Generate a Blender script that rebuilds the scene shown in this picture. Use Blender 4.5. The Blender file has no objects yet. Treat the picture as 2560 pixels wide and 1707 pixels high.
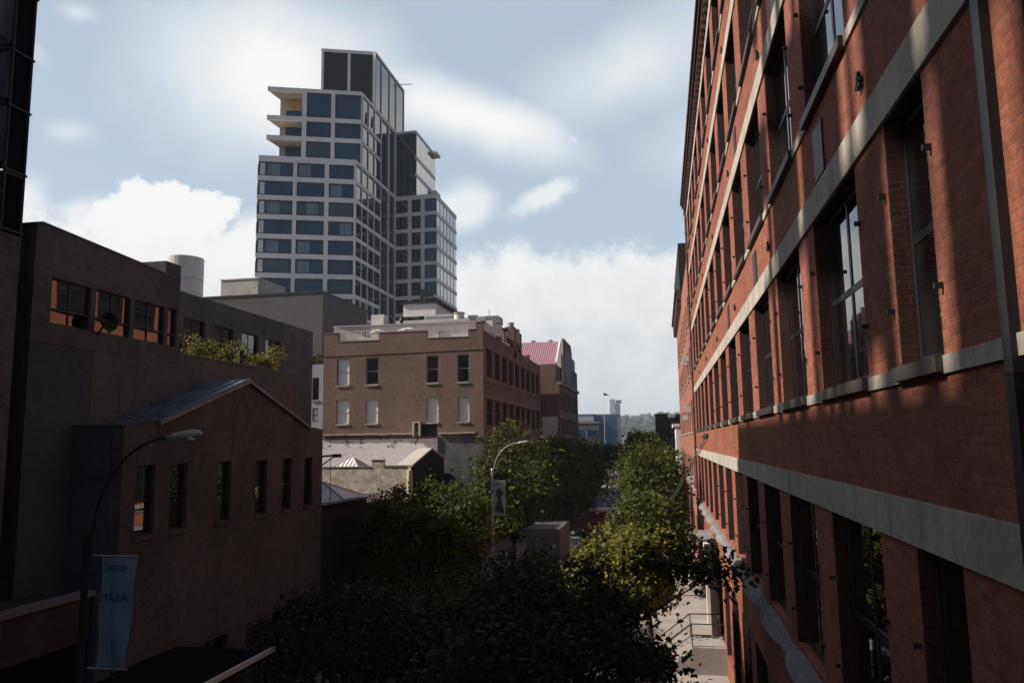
import bpy, math, random
import numpy as np
from mathutils import Matrix, Vector
random.seed(7); RNG = np.random.default_rng(7)
R = math.radians
scene = bpy.context.scene
col = scene.collection
GZ = -10.0                       # street level; the camera stands on a viaduct 10 m above it

# ------------------------------------------------------------------ camera
YAW, PITCH, ROLL = 0.18716, 0.12899, -0.014547
def cam_axes():
    cy, sy = math.cos(YAW), math.sin(YAW); cp, sp = math.cos(PITCH), math.sin(PITCH)
    f = Vector((-sy*cp, cy*cp, sp)); r = Vector((cy, sy, 0)); u = r.cross(f)
    cr, sr = math.cos(ROLL), math.sin(ROLL)
    return r*cr + u*sr, u*cr - r*sr, f
cr_, cu_, cf_ = cam_axes()
cam = bpy.data.cameras.new('camera'); camo = bpy.data.objects.new('camera', cam); col.objects.link(camo)
cam.sensor_width = 36; cam.lens = 27.3; cam.clip_start = 0.1; cam.clip_end = 12000
camo.matrix_world = Matrix(((cr_.x, cu_.x, -cf_.x, 0), (cr_.y, cu_.y, -cf_.y, 0), (cr_.z, cu_.z, -cf_.z, 0), (0, 0, 0, 1)))
scene.camera = camo

# ------------------------------------------------------------------ sun, sky, exposure
SUN_EL, SUN_BACK = R(38), R(12)  # sun on the left, a little behind the camera
sdir = Vector((-math.cos(SUN_EL)*math.cos(SUN_BACK), -math.cos(SUN_EL)*math.sin(SUN_BACK), math.sin(SUN_EL)))
sl = bpy.data.lights.new('sun', 'SUN'); so = bpy.data.objects.new('sun', sl); col.objects.link(so)
sl.energy = 5.0; sl.angle = R(0.5); sl.color = (1.0, 0.9, 0.78)
so.rotation_euler = sdir.to_track_quat('Z', 'Y').to_euler(); so.location = (-60, -40, 60)
scene.view_settings.view_transform = 'Standard'; scene.view_settings.look = 'None'
scene.view_settings.gamma = 1; scene.view_settings.exposure = 0.48
scene.view_settings.use_curve_mapping = False
w = bpy.data.worlds.new('World'); scene.world = w; w.use_nodes = True
wt = w.node_tree; wn, wl = wt.nodes, wt.links; wn.clear()

class NT:
    """tiny helper to write node maths as calls"""
    def __init__(s, tree): s.n, s.l = tree.nodes, tree.links
    def new(s, t, **kw):
        n = s.n.new(t)
        for k, v in kw.items(): setattr(n, k, v)
        return n
    def put(s, sock, v):
        if hasattr(v, 'is_linked') or hasattr(v, 'links'): s.l.new(v, sock)
        else: sock.default_value = v
    def m(s, op, a, b=None, c=None, clamp=False):
        n = s.new('ShaderNodeMath', operation=op); n.use_clamp = clamp
        s.put(n.inputs[0], a)
        if b is not None: s.put(n.inputs[1], b)
        if c is not None: s.put(n.inputs[2], c)
        return n.outputs[0]
    def ramp(s, v, lo, hi, a=0.0, b=1.0, smooth=True):
        n = s.new('ShaderNodeMapRange'); n.interpolation_type = 'SMOOTHSTEP' if smooth else 'LINEAR'
        s.put(n.inputs[0], v); s.put(n.inputs[1], lo); s.put(n.inputs[2], hi); s.put(n.inputs[3], a); s.put(n.inputs[4], b)
        return n.outputs[0]
    def noise(s, vec, scale, detail=4, rough=.5):
        n = s.new('ShaderNodeTexNoise'); s.l.new(vec, n.inputs['Vector'])
        n.inputs['Scale'].default_value = scale; n.inputs['Detail'].default_value = detail; n.inputs['Roughness'].default_value = rough
        return n.outputs['Fac']
    def mixc(s, f, a, b, mode='MIX'):
        n = s.new('ShaderNodeMix', data_type='RGBA', blend_type=mode)
        s.put(n.inputs[0], f); s.put(n.inputs[6], a if hasattr(a, 'links') else tuple(a)+(1,)); s.put(n.inputs[7], b if hasattr(b, 'links') else tuple(b)+(1,))
        return n.outputs[2]

N = NT(wt)
sky = N.new('ShaderNodeTexSky', sky_type='NISHITA'); sky.sun_disc = False
sky.sun_elevation = SUN_EL; sky.sun_rotation = math.atan2(sdir.x, sdir.y)
sky.air_density = 1.0; sky.dust_density = 1.5; sky.ozone_density = 1.0
tc = N.new('ShaderNodeTexCoord'); gen = tc.outputs['Generated']
sep = N.new('ShaderNodeSeparateXYZ'); wl.new(gen, sep.inputs[0])
az = N.m('MULTIPLY', N.m('ARCTAN2', sep.outputs[0], sep.outputs[1]), 180/math.pi)
el = N.m('MULTIPLY', N.m('ARCSINE', sep.outputs[2]), 180/math.pi)
wz = N.new('ShaderNodeTexNoise'); wl.new(gen, wz.inputs['Vector']); wz.inputs['Scale'].default_value = 3.5; wz.inputs['Detail'].default_value = 5
ws = N.new('ShaderNodeSeparateColor'); wl.new(wz.outputs['Color'], ws.inputs[0])
az0, el0 = az, el
az = N.m('ADD', az, N.m('MULTIPLY', N.m('SUBTRACT', ws.outputs[0], .5), 9.0)); el = N.m('ADD', el, N.m('MULTIPLY', N.m('SUBTRACT', ws.outputs[1], .5), 5.0))
n1 = N.noise(gen, 6.0, 7, .55); n2 = N.noise(gen, 26.0, 9, .68); n3 = N.noise(gen, 2.2, 3, .5)
nb1 = N.m('SUBTRACT', n1, .5); nb2 = N.m('SUBTRACT', n2, .5)
def blob(a0, e0, wa, we, soft, amp, tilt=0.0, fine=0.0):
    da = N.m('SUBTRACT', az, a0); de = N.m('SUBTRACT', el, e0)
    if tilt: de = N.m('SUBTRACT', de, N.m('MULTIPLY', da, tilt))
    q = N.m('SQRT', N.m('ADD', N.m('POWER', N.m('DIVIDE', da, wa), 2.0), N.m('POWER', N.m('DIVIDE', de, we), 2.0)))
    v = N.m('ADD', N.m('SUBTRACT', 1.0, q), N.m('MULTIPLY', nb1, amp))
    if fine: v = N.m('ADD', v, N.m('MULTIPLY', nb2, fine))
    return N.ramp(v, -soft*.5, soft)
masks = [
    N.m('MULTIPLY', blob(-29.0, 25.4, 8.6, 6.0, .8, .8, 0, .2), 1.0),    # big soft cloud behind the tower top
    N.m('MULTIPLY', blob(-14.5, 23.2, 9.0, 2.3, .95, .9, -.28, .3), 1.0),  # streak right of the tower
    N.m('MULTIPLY', blob(0.5, 26.4, 8.0, 3.6, 1.1, 1.2, .2, .3), .72),     # veil at upper right
    N.m('MULTIPLY', blob(26, 20, 22, 6.5, .8, 1.0), .95),  # unseen cloud, added to whiten the reflection in the tower's side glass
    blob(-34.9, 16.0, 2.5, 2.5, .16, 1.1, 0, 1.5), blob(-32.2, 15.8, 2.3, 2.0, .16, 1.1, 0, 1.5), blob(-36.6, 15.0, 2.6, 1.9, .18, 1.1, 0, 1.5),
    N.m('MULTIPLY', blob(-38.4, 15.0, 3.6, 1.5, .6, 1.2, 0, 1.1), .85), N.m('MULTIPLY', blob(-44.0, 15.2, 3.4, 2.0, .6, 1.0, 0, .6), .8),
    N.m('MULTIPLY', blob(-8.6, 17.2, 2.8, .8, .7, 1.9, .35, 1.8), .8), N.m('MULTIPLY', blob(-15.0, 17.0, 2.6, 1.7, .7, 1.2, 0, .6), .8),
    N.m('MULTIPLY', blob(-5.8, 21.3, .5, .28, .8, 1.0, -.5, 1.0), .6), N.m('MULTIPLY', blob(-41.5, 27.5, 1.3, .5, 1.2, 1.5, 0, 1.0), .5),
    N.m('MULTIPLY', blob(-44.5, 24.5, 1.2, .5, 1.2, 1.5, -.4, 1.0), .45), N.m('MULTIPLY', blob(-40.5, 20.0, 1.5, .6, 1.2, 1.5, 0, 1.0), .45),
]
bank = N.ramp(N.m('ADD', N.m('ADD', N.m('MULTIPLY', nb1, 9.0), N.m('MULTIPLY', nb2, 5.5)), N.m('SUBTRACT', N.ramp(az0, -34.0, -14.0, 16.2, 14.4), el)), -.5, 1.8)
masks.append(N.m('MULTIPLY', bank, .97))
cm = masks[0]
for k in masks[1:]: cm = N.m('MAXIMUM', cm, k)
front = N.m('MULTIPLY', N.ramp(N.m('ABSOLUTE', N.m('ADD', az0, 11.0)), 37.0, 50.0, 1.0, 0.0), N.ramp(el0, 30.5, 42.0, 1.0, 0.05))   # clouds and pale sky kept to the view; dimmer outside to deepen shade
cm = N.m('MULTIPLY', cm, front)
# cloud brightness: greyer bellies near the horizon, bright tops
shade = N.ramp(N.m('ADD', N.m('ADD', el0, N.m('MULTIPLY', nb1, 26.0)), N.m('MULTIPLY', nb2, 13.0)), 1.0, 15.5)
ccol = N.mixc(shade, (.515, .53, .555), (.69, .685, .675))
skyc = N.mixc(1.0, sky.outputs[0], (.055, .055, .055), 'MULTIPLY')     # sky strength
hz = N.ramp(el0, 2.0, 34.0, .85, .72)
skyc = N.mixc(N.m('MULTIPLY', hz, front), skyc, (.405, .50, .60))
mixed = N.mixc(cm, skyc, ccol)
bg = N.new('ShaderNodeBackground'); wl.new(mixed, bg.inputs[0]); bg.inputs[1].default_value = 1.0
wo = N.new('ShaderNodeOutputWorld'); wl.new(bg.outputs[0], wo.inputs[0])

# ------------------------------------------------------------------ objects: helpers
def tag(o, label=None, cat=None, group=None, kind=None):
    if label: o['label'] = label
    if cat: o['category'] = cat
    if group: o['group'] = group
    if kind: o['kind'] = kind
    return o
def thing(name, label, cat, loc=(0, 0, 0), rz=0, group=None):
    o = bpy.data.objects.new(name, None); col.objects.link(o); o.empty_display_size = .3
    o.location = loc; o.rotation_euler = (0, 0, rz)
    return tag(o, label, cat, group)
def origin(o):
    v = Vector((0, 0, 0))
    while o is not None: v += o.location; o = o.parent
    return v
class MB:
    def __init__(s): s.v = []; s.f = []; s.mi = []
    def poly(s, pts, m=0):
        b = len(s.v); s.v += [tuple(p) for p in pts]; s.f.append(tuple(range(b, b+len(pts)))); s.mi.append(m); return s
    def hexa(s, p, m=0):       # p: 4 bottom points ccw, 4 top points
        b = len(s.v); s.v += [tuple(q) for q in p]
        for f in ((3, 2, 1, 0), (4, 5, 6, 7), (0, 1, 5, 4), (1, 2, 6, 5), (2, 3, 7, 6), (3, 0, 4, 7)):
            s.f.append(tuple(b+i for i in f)); s.mi.append(m)
        return s
    def box(s, x0, x1, y0, y1, z0, z1, m=0):
        return s.hexa([(x0, y0, z0), (x1, y0, z0), (x1, y1, z0), (x0, y1, z0), (x0, y0, z1), (x1, y0, z1), (x1, y1, z1), (x0, y1, z1)], m)
    def prism(s, pts, z0, z1, m=0):     # plan polygon ccw
        n = len(pts); b = len(s.v)
        s.v += [(p[0], p[1], z0) for p in pts] + [(p[0], p[1], z1) for p in pts]
        s.f.append(tuple(b+i for i in reversed(range(n)))); s.f.append(tuple(b+n+i for i in range(n))); s.mi += [m, m]
        for i in range(n):
            j = (i+1) % n; s.f.append((b+i, b+j, b+n+j, b+n+i)); s.mi.append(m)
        return s
    def extr(s, pts, d, m=0):           # 3D polygon swept by vector d
        n = len(pts); b = len(s.v); d = Vector(d)
        s.v += [tuple(p) for p in pts] + [tuple(Vector(p)+d) for p in pts]
        s.f.append(tuple(b+i for i in range(n))); s.f.append(tuple(b+n+i for i in reversed(range(n)))); s.mi += [m, m]
        for i in range(n):
            j = (i+1) % n; s.f.append((b+j, b+i, b+n+i, b+n+j)); s.mi.append(m)
        return s
    def bar(s, p, q, w=.05, h=None, m=0):   # square bar between two points
        p, q = Vector(p), Vector(q); h = h or w; d = (q-p).normalized()
        a = d.cross(Vector((0, 0, 1)));
        if a.length < .01: a = Vector((1, 0, 0))
        a.normalize(); c = a.cross(d); a = a*w/2; c = c*h/2
        return s.hexa([p-a-c, p+a-c, p+a+c, p-a+c, q-a-c, q+a-c, q+a+c, q-a+c], m)
    def tube(s, pts, r, n=8, m=0, cap=True):
        pts = [Vector(p) for p in pts]; rr = r if isinstance(r, (list, tuple)) else [r]*len(pts); b = len(s.v)
        for i, p in enumerate(pts):
            d = (pts[min(i+1, len(pts)-1)]-pts[max(i-1, 0)]).normalized()
            a = d.cross(Vector((0, 0, 1)))
            if a.length < .05: a = d.cross(Vector((1, 0, 0)))
            a.normalize(); c = d.cross(a)
            for k in range(n):
                t = 2*math.pi*k/n; s.v.append(tuple(p+(a*math.cos(t)+c*math.sin(t))*rr[i]))
        for i in range(len(pts)-1):
            for k in range(n):
                k2 = (k+1) % n; s.f.append((b+i*n+k, b+i*n+k2, b+(i+1)*n+k2, b+(i+1)*n+k)); s.mi.append(m)
        if cap:
            s.f.append(tuple(b+k for k in reversed(range(n)))); s.f.append(tuple(b+(len(pts)-1)*n+k for k in range(n))); s.mi += [m, m]
        return s
    def mesh(s, name, mats, off=(0, 0, 0), smooth=False):
        me = bpy.data.meshes.new(name)
        me.from_pydata([(v[0]-off[0], v[1]-off[1], v[2]-off[2]) for v in s.v], [], s.f)
        for m in (mats if isinstance(mats, (list, tuple)) else [mats]): me.materials.append(m)
        if any(s.mi): me.polygons.foreach_set('material_index', s.mi)
        if smooth: me.polygons.foreach_set('use_smooth', [True]*len(s.f))
        me.update(); return me
    def build(s, name, mats, parent=None, smooth=False):   # world-space vertices -> object
        off = origin(parent) if parent else (0, 0, 0)
        o = bpy.data.objects.new(name, s.mesh(name, mats, off, smooth)); col.objects.link(o); o.parent = parent
        return o
    def local(s, name, mats, parent=None, loc=(0, 0, 0), smooth=False):   # vertices already local
        o = bpy.data.objects.new(name, s.mesh(name, mats, (0, 0, 0), smooth)); col.objects.link(o); o.parent = parent; o.location = loc
        return o
def inst(mesh, name, parent=None, loc=(0, 0, 0), rz=0):
    o = bpy.data.objects.new(name, mesh); col.objects.link(o); o.parent = parent; o.location = loc; o.rotation_euler = (0, 0, rz); return o
def children(o): return [c for c in o.children]
def copy_tree(o, parent=None):
    c = o.copy(); col.objects.link(c); c.parent = parent
    for ch in children(o): copy_tree(ch, c)
    return c
def wall(mb, axis, p0, p1, u0, u1, v0, v1, holes, m=0):
    """solid wall slab between planes p0..p1 with rectangular openings; axis 'x' -> slab is thin in x, u = y"""
    us = sorted({u0, u1, *[min(max(h[0], u0), u1) for h in holes], *[min(max(h[1], u0), u1) for h in holes]})
    for a, b in zip(us, us[1:]):
        mid = (a+b)/2; hs = sorted([h for h in holes if h[0] < mid < h[1]], key=lambda h: h[2]); z = v0
        segs = []
        for h in hs:
            if h[2] > z+1e-4: segs.append((z, h[2]))
            z = max(z, h[3])
        if z < v1-1e-4: segs.append((z, v1))
        for c, d in segs:
            if axis == 'x': mb.box(p0, p1, a, b, c, d, m)
            else: mb.box(a, b, p0, p1, c, d, m)
    return mb

# ------------------------------------------------------------------ materials
MATS = {}
def newmat(name):
    m = bpy.data.materials.new(name); m.use_nodes = True; t = m.node_tree; b = t.nodes['Principled BSDF']; return m, NT(t), b
def wallvec(N):
    """metres along the wall (x or y, by the way the wall faces) and height"""
    g = N.new('ShaderNodeNewGeometry'); sp = N.new('ShaderNodeSeparateXYZ'); N.l.new(g.outputs['Position'], sp.inputs[0])
    sn = N.new('ShaderNodeSeparateXYZ'); N.l.new(g.outputs['True Normal'], sn.inputs[0])
    fx = N.m('GREATER_THAN', N.m('ABSOLUTE', sn.outputs[0]), .5)
    u = N.m('ADD', N.m('MULTIPLY', sp.outputs[1], fx), N.m('MULTIPLY', sp.outputs[0], N.m('SUBTRACT', 1.0, fx)))
    c = N.new('ShaderNodeCombineXYZ'); N.l.new(u, c.inputs[0]); N.l.new(sp.outputs[2], c.inputs[1])
    return c.outputs[0], g.outputs['Position'], sp
def brick(name, c1, c2, mortar, stain=.35, rough=.9, bump=.4, streak=0.0, size=1.0, msize=.010):
    m, N, b = newmat(name); v, pos, sp = wallvec(N)
    t = N.new('ShaderNodeTexBrick'); N.l.new(v, t.inputs['Vector'])
    t.inputs['Color1'].default_value = (*c1, 1); t.inputs['Color2'].default_value = (*c2, 1); t.inputs['Mortar'].default_value = (*mortar, 1)
    t.inputs['Scale'].default_value = 1; t.inputs['Mortar Size'].default_value = msize; t.inputs['Mortar Smooth'].default_value = .3
    t.inputs['Bias'].default_value = -.1; t.inputs['Brick Width'].default_value = .215*size; t.inputs['Row Height'].default_value = .073*size
    big = N.noise(pos, .35, 5, .6); med = N.noise(pos, 3.0, 4, .65)
    f = N.ramp(N.m('ADD', N.m('MULTIPLY', big, .6), N.m('MULTIPLY', med, .4)), .36, .64)
    dark = N.mixc(1.0, t.outputs['Color'], tuple(1-stain*.9 for _ in range(3)), 'MULTIPLY')
    c = N.mixc(f, dark, t.outputs['Color'])
    if streak:
        mp = N.new('ShaderNodeMapping'); N.l.new(pos, mp.inputs[0]); mp.inputs['Scale'].default_value = (2.5, 2.5, .12)
        st = N.ramp(N.noise(mp.outputs[0], 1.0, 4, .6), .52, .72)
        c = N.mixc(N.m('MULTIPLY', st, streak), c, tuple(x*.45 for x in c1))
    fine = N.ramp(N.noise(pos, 22, 4, .7), .3, .7, .72, 1.15); hv = N.new('ShaderNodeHueSaturation'); N.l.new(c, hv.inputs['Color']); N.l.new(fine, hv.inputs['Value']); c = hv.outputs[0]
    N.l.new(c, b.inputs['Base Color']); b.inputs['Roughness'].default_value = rough; b.inputs['Specular IOR Level'].default_value = .25
    bp = N.new('ShaderNodeBump'); bp.inputs['Strength'].default_value = bump; bp.inputs['Distance'].default_value = .012
    h = N.m('ADD', N.m('SUBTRACT', 1.0, t.outputs['Fac']), N.m('MULTIPLY', N.noise(pos, 40, 3, .6), .5)); N.l.new(h, bp.inputs['Height']); N.l.new(bp.outputs[0], b.inputs['Normal'])
    return m
def plain(name, c, rough=.7, metal=0.0, var=.25, scale=2.0, spec=.3, streak=0.0, c2=None, bump=0.0):
    m, N, b = newmat(name); g = N.new('ShaderNodeNewGeometry'); pos = g.outputs['Position']
    n = N.m('ADD', N.m('MULTIPLY', N.noise(pos, scale, 5, .6), .6), N.m('MULTIPLY', N.noise(pos, scale*9, 3, .6), .4))
    f = N.ramp(n, .35, .65)
    cc = N.mixc(f, c2 if c2 else tuple(x*(1-var) for x in c), tuple(min(1, x*(1+var*.3)) for x in c))
    if streak:
        mp = N.new('ShaderNodeMapping'); N.l.new(pos, mp.inputs[0]); mp.inputs['Scale'].default_value = (3.0, 3.0, .15)
        st = N.ramp(N.noise(mp.outputs[0], 1.0, 5, .65), .48, .7)
        cc = N.mixc(N.m('MULTIPLY', st, streak), cc, tuple(x*.4 for x in c))
    N.l.new(cc, b.inputs['Base Color']); b.inputs['Roughness'].default_value = rough; b.inputs['Metallic'].default_value = metal
    b.inputs['Specular IOR Level'].default_value = spec
    if bump:
        bp = N.new('ShaderNodeBump'); bp.inputs['Strength'].default_value = bump; bp.inputs['Distance'].default_value = .02
        N.l.new(N.noise(pos, scale*12, 4, .6), bp.inputs['Height']); N.l.new(bp.outputs[0], b.inputs['Normal'])
    return m
def glass(name, c, ior=1.6, rough=.03, wob=.02, var=0.0, c2=(0, 0, 0)):
    m, N, b = newmat(name)
    if var:
        oi = N.new('ShaderNodeObjectInfo'); f = N.ramp(oi.outputs['Random'], 1-var, 1.0)
        N.l.new(N.mixc(f, c, c2), b.inputs['Base Color'])
    else: b.inputs['Base Color'].default_value = (*c, 1)
    b.inputs['Roughness'].default_value = rough; b.inputs['IOR'].default_value = ior; b.inputs['Specular IOR Level'].default_value = .5
    g = N.new('ShaderNodeNewGeometry'); bp = N.new('ShaderNodeBump'); bp.inputs['Strength'].default_value = wob; bp.inputs['Distance'].default_value = .05
    N.l.new(N.noise(g.outputs['Position'], .9, 2, .5), bp.inputs['Height']); N.l.new(bp.outputs[0], b.inputs['Normal'])
    return m
M = MATS
M['red_brick'] = brick('red_brick', (.37, .128, .078), (.255, .082, .052), (.27, .13, .09), .38, bump=.6, streak=.45, msize=.007)
M['shaded_reveal_brick'] = brick('shaded_reveal_brick', (.085, .036, .029), (.058, .027, .023), (.095, .055, .045), .35, bump=.5, msize=.007)  # jamb lining brick, darkened so the colour carries the shade of the recess
M['pink_brick'] = brick('pink_brick', (.40, .145, .09), (.30, .11, .07), (.28, .19, .15), .3, streak=.3)
M['brown_brick'] = brick('brown_brick', (.245, .125, .102), (.155, .083, .072), (.23, .175, .155), .35, streak=.3)
M['dark_brick'] = brick('dark_brick', (.135, .132, .142), (.098, .097, .106), (.165, .162, .168), .5, streak=.4)
M['deep_red_brick'] = brick('deep_red_brick', (.122, .102, .10), (.085, .071, .07), (.165, .148, .145), .5, streak=.3)
M['slate_brick'] = brick('slate_brick', (.085, .098, .118), (.07, .083, .10), (.09, .10, .115), .3, streak=.3)
M['mauve_brick'] = brick('mauve_brick', (.155, .142, .147), (.12, .11, .115), (.155, .14, .14), .35, streak=.6)
M['grey_brick'] = brick('grey_brick', (.135, .118, .115), (.11, .10, .10), (.12, .11, .108), .2, streak=.3)
M['black_brick'] = brick('black_brick', (.03, .025, .024), (.022, .02, .02), (.03, .026, .025), .3)
M['stone'] = plain('stone', (.44, .395, .335), .85, var=.3, scale=1.2, streak=.55, bump=.3)
M['stone_dark'] = plain('stone_dark', (.22, .21, .205), .9, var=.35, scale=2.5, streak=.4, bump=.5)
M['bronze'] = plain('bronze', (.06, .05, .04), .5, .0, scale=3, spec=.4)
M['frame_black'] = plain('frame_black', (.018, .018, .02), .45, scale=3, spec=.4)
M['cornice_brown'] = plain('cornice_brown', (.10, .055, .05), .8, var=.4, scale=1.5, streak=.5)
M['sash_glass'] = glass('sash_glass', (.010, .011, .012), 2.1, .02, .012)
M['blind_glass'] = glass('blind_glass', (.68, .68, .66), 1.5, .25, .02)
M['strip_glass'] = glass('strip_glass', (.012, .012, .013), 2.9, .015, .015)
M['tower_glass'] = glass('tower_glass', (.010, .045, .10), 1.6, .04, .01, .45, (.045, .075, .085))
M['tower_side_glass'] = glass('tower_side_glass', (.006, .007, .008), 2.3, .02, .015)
M['tower_blind'] = glass('tower_blind', (.13, .17, .19), 1.9, .06)
M['black_cloth'] = plain('black_cloth', (.014, .014, .016), .95, spec=.0)
M['flank_glass'] = glass('flank_glass', (.05, .05, .05), 5.0, .05)
M['louvre_black'] = plain('louvre_black', (.012, .011, .011), .5, var=.2, scale=1)
M['concrete'] = plain('concrete', (.84, .79, .77), .75, var=.14, scale=.5)
M['cream'] = plain('cream', (.50, .455, .395), .8, var=.2, scale=.6, streak=.3)
M['tan'] = plain('tan', (.50, .33, .17), .7, var=.15, scale=.8)
M['white_paint'] = plain('white_paint', (.74, .70, .68), .75, var=.2, scale=.8, streak=.25)
M['white_metal'] = plain('white_metal', (.62, .60, .57), .5, var=.12, scale=1)
M['grey_metal'] = plain('grey_metal', (.33, .33, .33), .45, .3, var=.25, scale=1.5)
M['dark_metal'] = plain('dark_metal', (.03, .03, .032), .5, .2, var=.3, scale=2)
M['lamp_grey'] = plain('lamp_grey', (.42, .42, .40), .45, .3, var=.15, scale=3)
M['roof_black'] = plain('roof_black', (.05, .048, .047), .9, var=.35, scale=.6)
M['roof_grey'] = plain('roof_grey', (.22, .21, .21), .9, var=.3, scale=.6)
M['roof_blue'] = plain('roof_blue', (.13, .17, .215), .35, .35, var=.5, scale=1.2, spec=.5)
M['rust_red'] = plain('rust_red', (.15, .045, .04), .6, var=.35, scale=3)
M['orange_rim'] = plain('orange_rim', (.55, .24, .14), .6, var=.3, scale=4)
M['asphalt'] = plain('asphalt', (.05, .05, .052), .9, var=.35, scale=.5, c2=(.036, .036, .037), bump=.2)
M['pavement'] = plain('pavement', (.33, .30, .275), .9, var=.25, scale=.7, bump=.15)
M['kerb_stone'] = plain('kerb_stone', (.30, .29, .28), .85, var=.2, scale=2)
M['road_paint'] = plain('road_paint', (.7, .69, .66), .7, var=.3, scale=3)
M['earth'] = plain('earth', (.10, .095, .085), .95, var=.3, scale=.02)
M['water'] = glass('water', (.02, .035, .045), 1.33, .12, .3)
M['bark'] = plain('bark', (.07, .055, .045), .95, var=.4, scale=6, bump=.6)
M['plywood'] = plain('plywood', (.055, .045, .041), .8, var=.35, scale=1.2, streak=.4)
M['coping_pale'] = plain('coping_pale', (.16, .155, .175), .7, var=.2, scale=2)
M['banner_blue'] = plain('banner_blue', (.15, .235, .30), .7, var=.15, scale=1.2)
M['banner_white'] = plain('banner_white', (.42, .40, .42), .7, var=.12, scale=2)
M['banner_ink'] = plain('banner_ink', (.05, .08, .13), .7, var=.1)
M['banner_dark'] = plain('banner_dark', (.045, .04, .045), .7, var=.3, scale=8)
M['lamp_dark'] = plain('lamp_dark', (.035, .033, .034), .9, spec=.1)
M['lens'] = glass('lens', (.55, .55, .5), 1.5, .2)
M['tyre'] = plain('tyre', (.02, .02, .02), .85)
M['red_lens'] = glass('red_lens', (.35, .01, .01), 1.5, .15)
M['blue_cladding'] = plain('blue_cladding', (.02, .085, .165), .4, var=.2, scale=.15, spec=.5)
M['pale_cladding'] = plain('pale_cladding', (.30, .33, .36), .6, var=.15, scale=.1)
M['netting'] = None
def netting():
    m, N, b = newmat('netting'); g = N.new('ShaderNodeNewGeometry'); pos = g.outputs['Position']
    mp = N.new('ShaderNodeMapping'); N.l.new(pos, mp.inputs[0]); mp.inputs['Scale'].default_value = (2.2, 2.2, .35)
    f = N.ramp(N.noise(mp.outputs[0], 1.2, 4, .6), .3, .7)
    N.l.new(N.mixc(f, (.05, .055, .075), (.11, .11, .125)), b.inputs['Base Color']); b.inputs['Roughness'].default_value = .8
    tr = N.new('ShaderNodeBsdfTranslucent'); N.l.new(N.mixc(f, (.05, .055, .07), (.14, .13, .135)), tr.inputs[0])
    mx = N.new('ShaderNodeMixShader'); mx.inputs[0].default_value = .35; N.l.new(b.outputs[0], mx.inputs[1]); N.l.new(tr.outputs[0], mx.inputs[2])
    N.l.new(mx.outputs[0], N.n['Material Output'].inputs[0]); return m
M['netting'] = netting()
def leaves(name, c1, c2, c3, tr=.35):
    m, N, b = newmat(name); g = N.new('ShaderNodeNewGeometry'); pos = g.outputs['Position']
    f = N.ramp(N.noise(pos, .8, 3, .6), .35, .65); f2 = N.ramp(N.noise(pos, 5.0, 2, .6), .4, .75)
    c = N.mixc(N.m('MULTIPLY', f2, .6), N.mixc(f, c1, c2), c3); N.l.new(c, b.inputs['Base Color'])
    b.inputs['Roughness'].default_value = .6; b.inputs['Specular IOR Level'].default_value = .15
    t = N.new('ShaderNodeBsdfTranslucent'); N.l.new(c, t.inputs[0]); mx = N.new('ShaderNodeMixShader'); mx.inputs[0].default_value = tr
    N.l.new(b.outputs[0], mx.inputs[1]); N.l.new(t.outputs[0], mx.inputs[2]); N.l.new(mx.outputs[0], N.n['Material Output'].inputs[0]); return m
M['leaf_dark'] = leaves('leaf_dark', (.030, .040, .022), (.048, .060, .024), (.075, .082, .03), .25)
M['leaf_mid'] = leaves('leaf_mid', (.030, .048, .013), (.075, .095, .018), (.17, .155, .032), .32)
M['leaf_yellow'] = leaves('leaf_yellow', (.08, .10, .022), (.20, .19, .042), (.32, .265, .07))
M['leaf_bamboo'] = leaves('leaf_bamboo', (.14, .15, .035), (.22, .20, .05), (.26, .22, .07))
M['leaf_far'] = leaves('leaf_far', (.05, .07, .03), (.07, .085, .035), (.08, .085, .04), .1)
def stripes():
    m, N, b = newmat('striped_roof'); g = N.new('ShaderNodeNewGeometry'); sp = N.new('ShaderNodeSeparateXYZ'); N.l.new(g.outputs['Position'], sp.inputs[0])
    f = N.m('FRACT', N.m('DIVIDE', sp.outputs[0], .31)); s = N.m('GREATER_THAN', f, .5)
    N.l.new(N.mixc(s, (.37, .25, .29), (.19, .04, .075)), b.inputs['Base Color']); b.inputs['Roughness'].default_value = .6; return m
M['striped_roof'] = stripes()
def peeling():
    m, N, b = newmat('peeling_paint'); v, pos, sp = wallvec(N)
    t = N.new('ShaderNodeTexBrick'); N.l.new(v, t.inputs['Vector']); t.inputs['Scale'].default_value = 1; t.inputs['Brick Width'].default_value = .3; t.inputs['Row Height'].default_value = .1
    t.inputs['Color1'].default_value = (.82, .78, .77, 1); t.inputs['Color2'].default_value = (.74, .70, .69, 1); t.inputs['Mortar'].default_value = (.60, .55, .54, 1); t.inputs['Mortar Size'].default_value = .012
    mp = N.new('ShaderNodeMapping'); N.l.new(pos, mp.inputs[0]); mp.inputs['Scale'].default_value = (1.0, 1.0, 1.8)
    hi = N.ramp(sp.outputs[2], -2.3, .4, 0.0, .11)
    f = N.ramp(N.m('ADD', N.noise(mp.outputs[0], 1.3, 6, .7), hi), .66, .69)
    N.l.new(N.mixc(f, t.outputs[0], (.20, .085, .07)), b.inputs['Base Color']); b.inputs['Roughness'].default_value = .85
    bp = N.new('ShaderNodeBump'); bp.inputs['Strength'].default_value = .3; bp.inputs['Distance'].default_value = .02; N.l.new(N.noise(pos, 5, 5, .7), bp.inputs['Height']); N.l.new(bp.outputs[0], b.inputs['Normal']); return m
M['peeling_paint'] = peeling()
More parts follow.
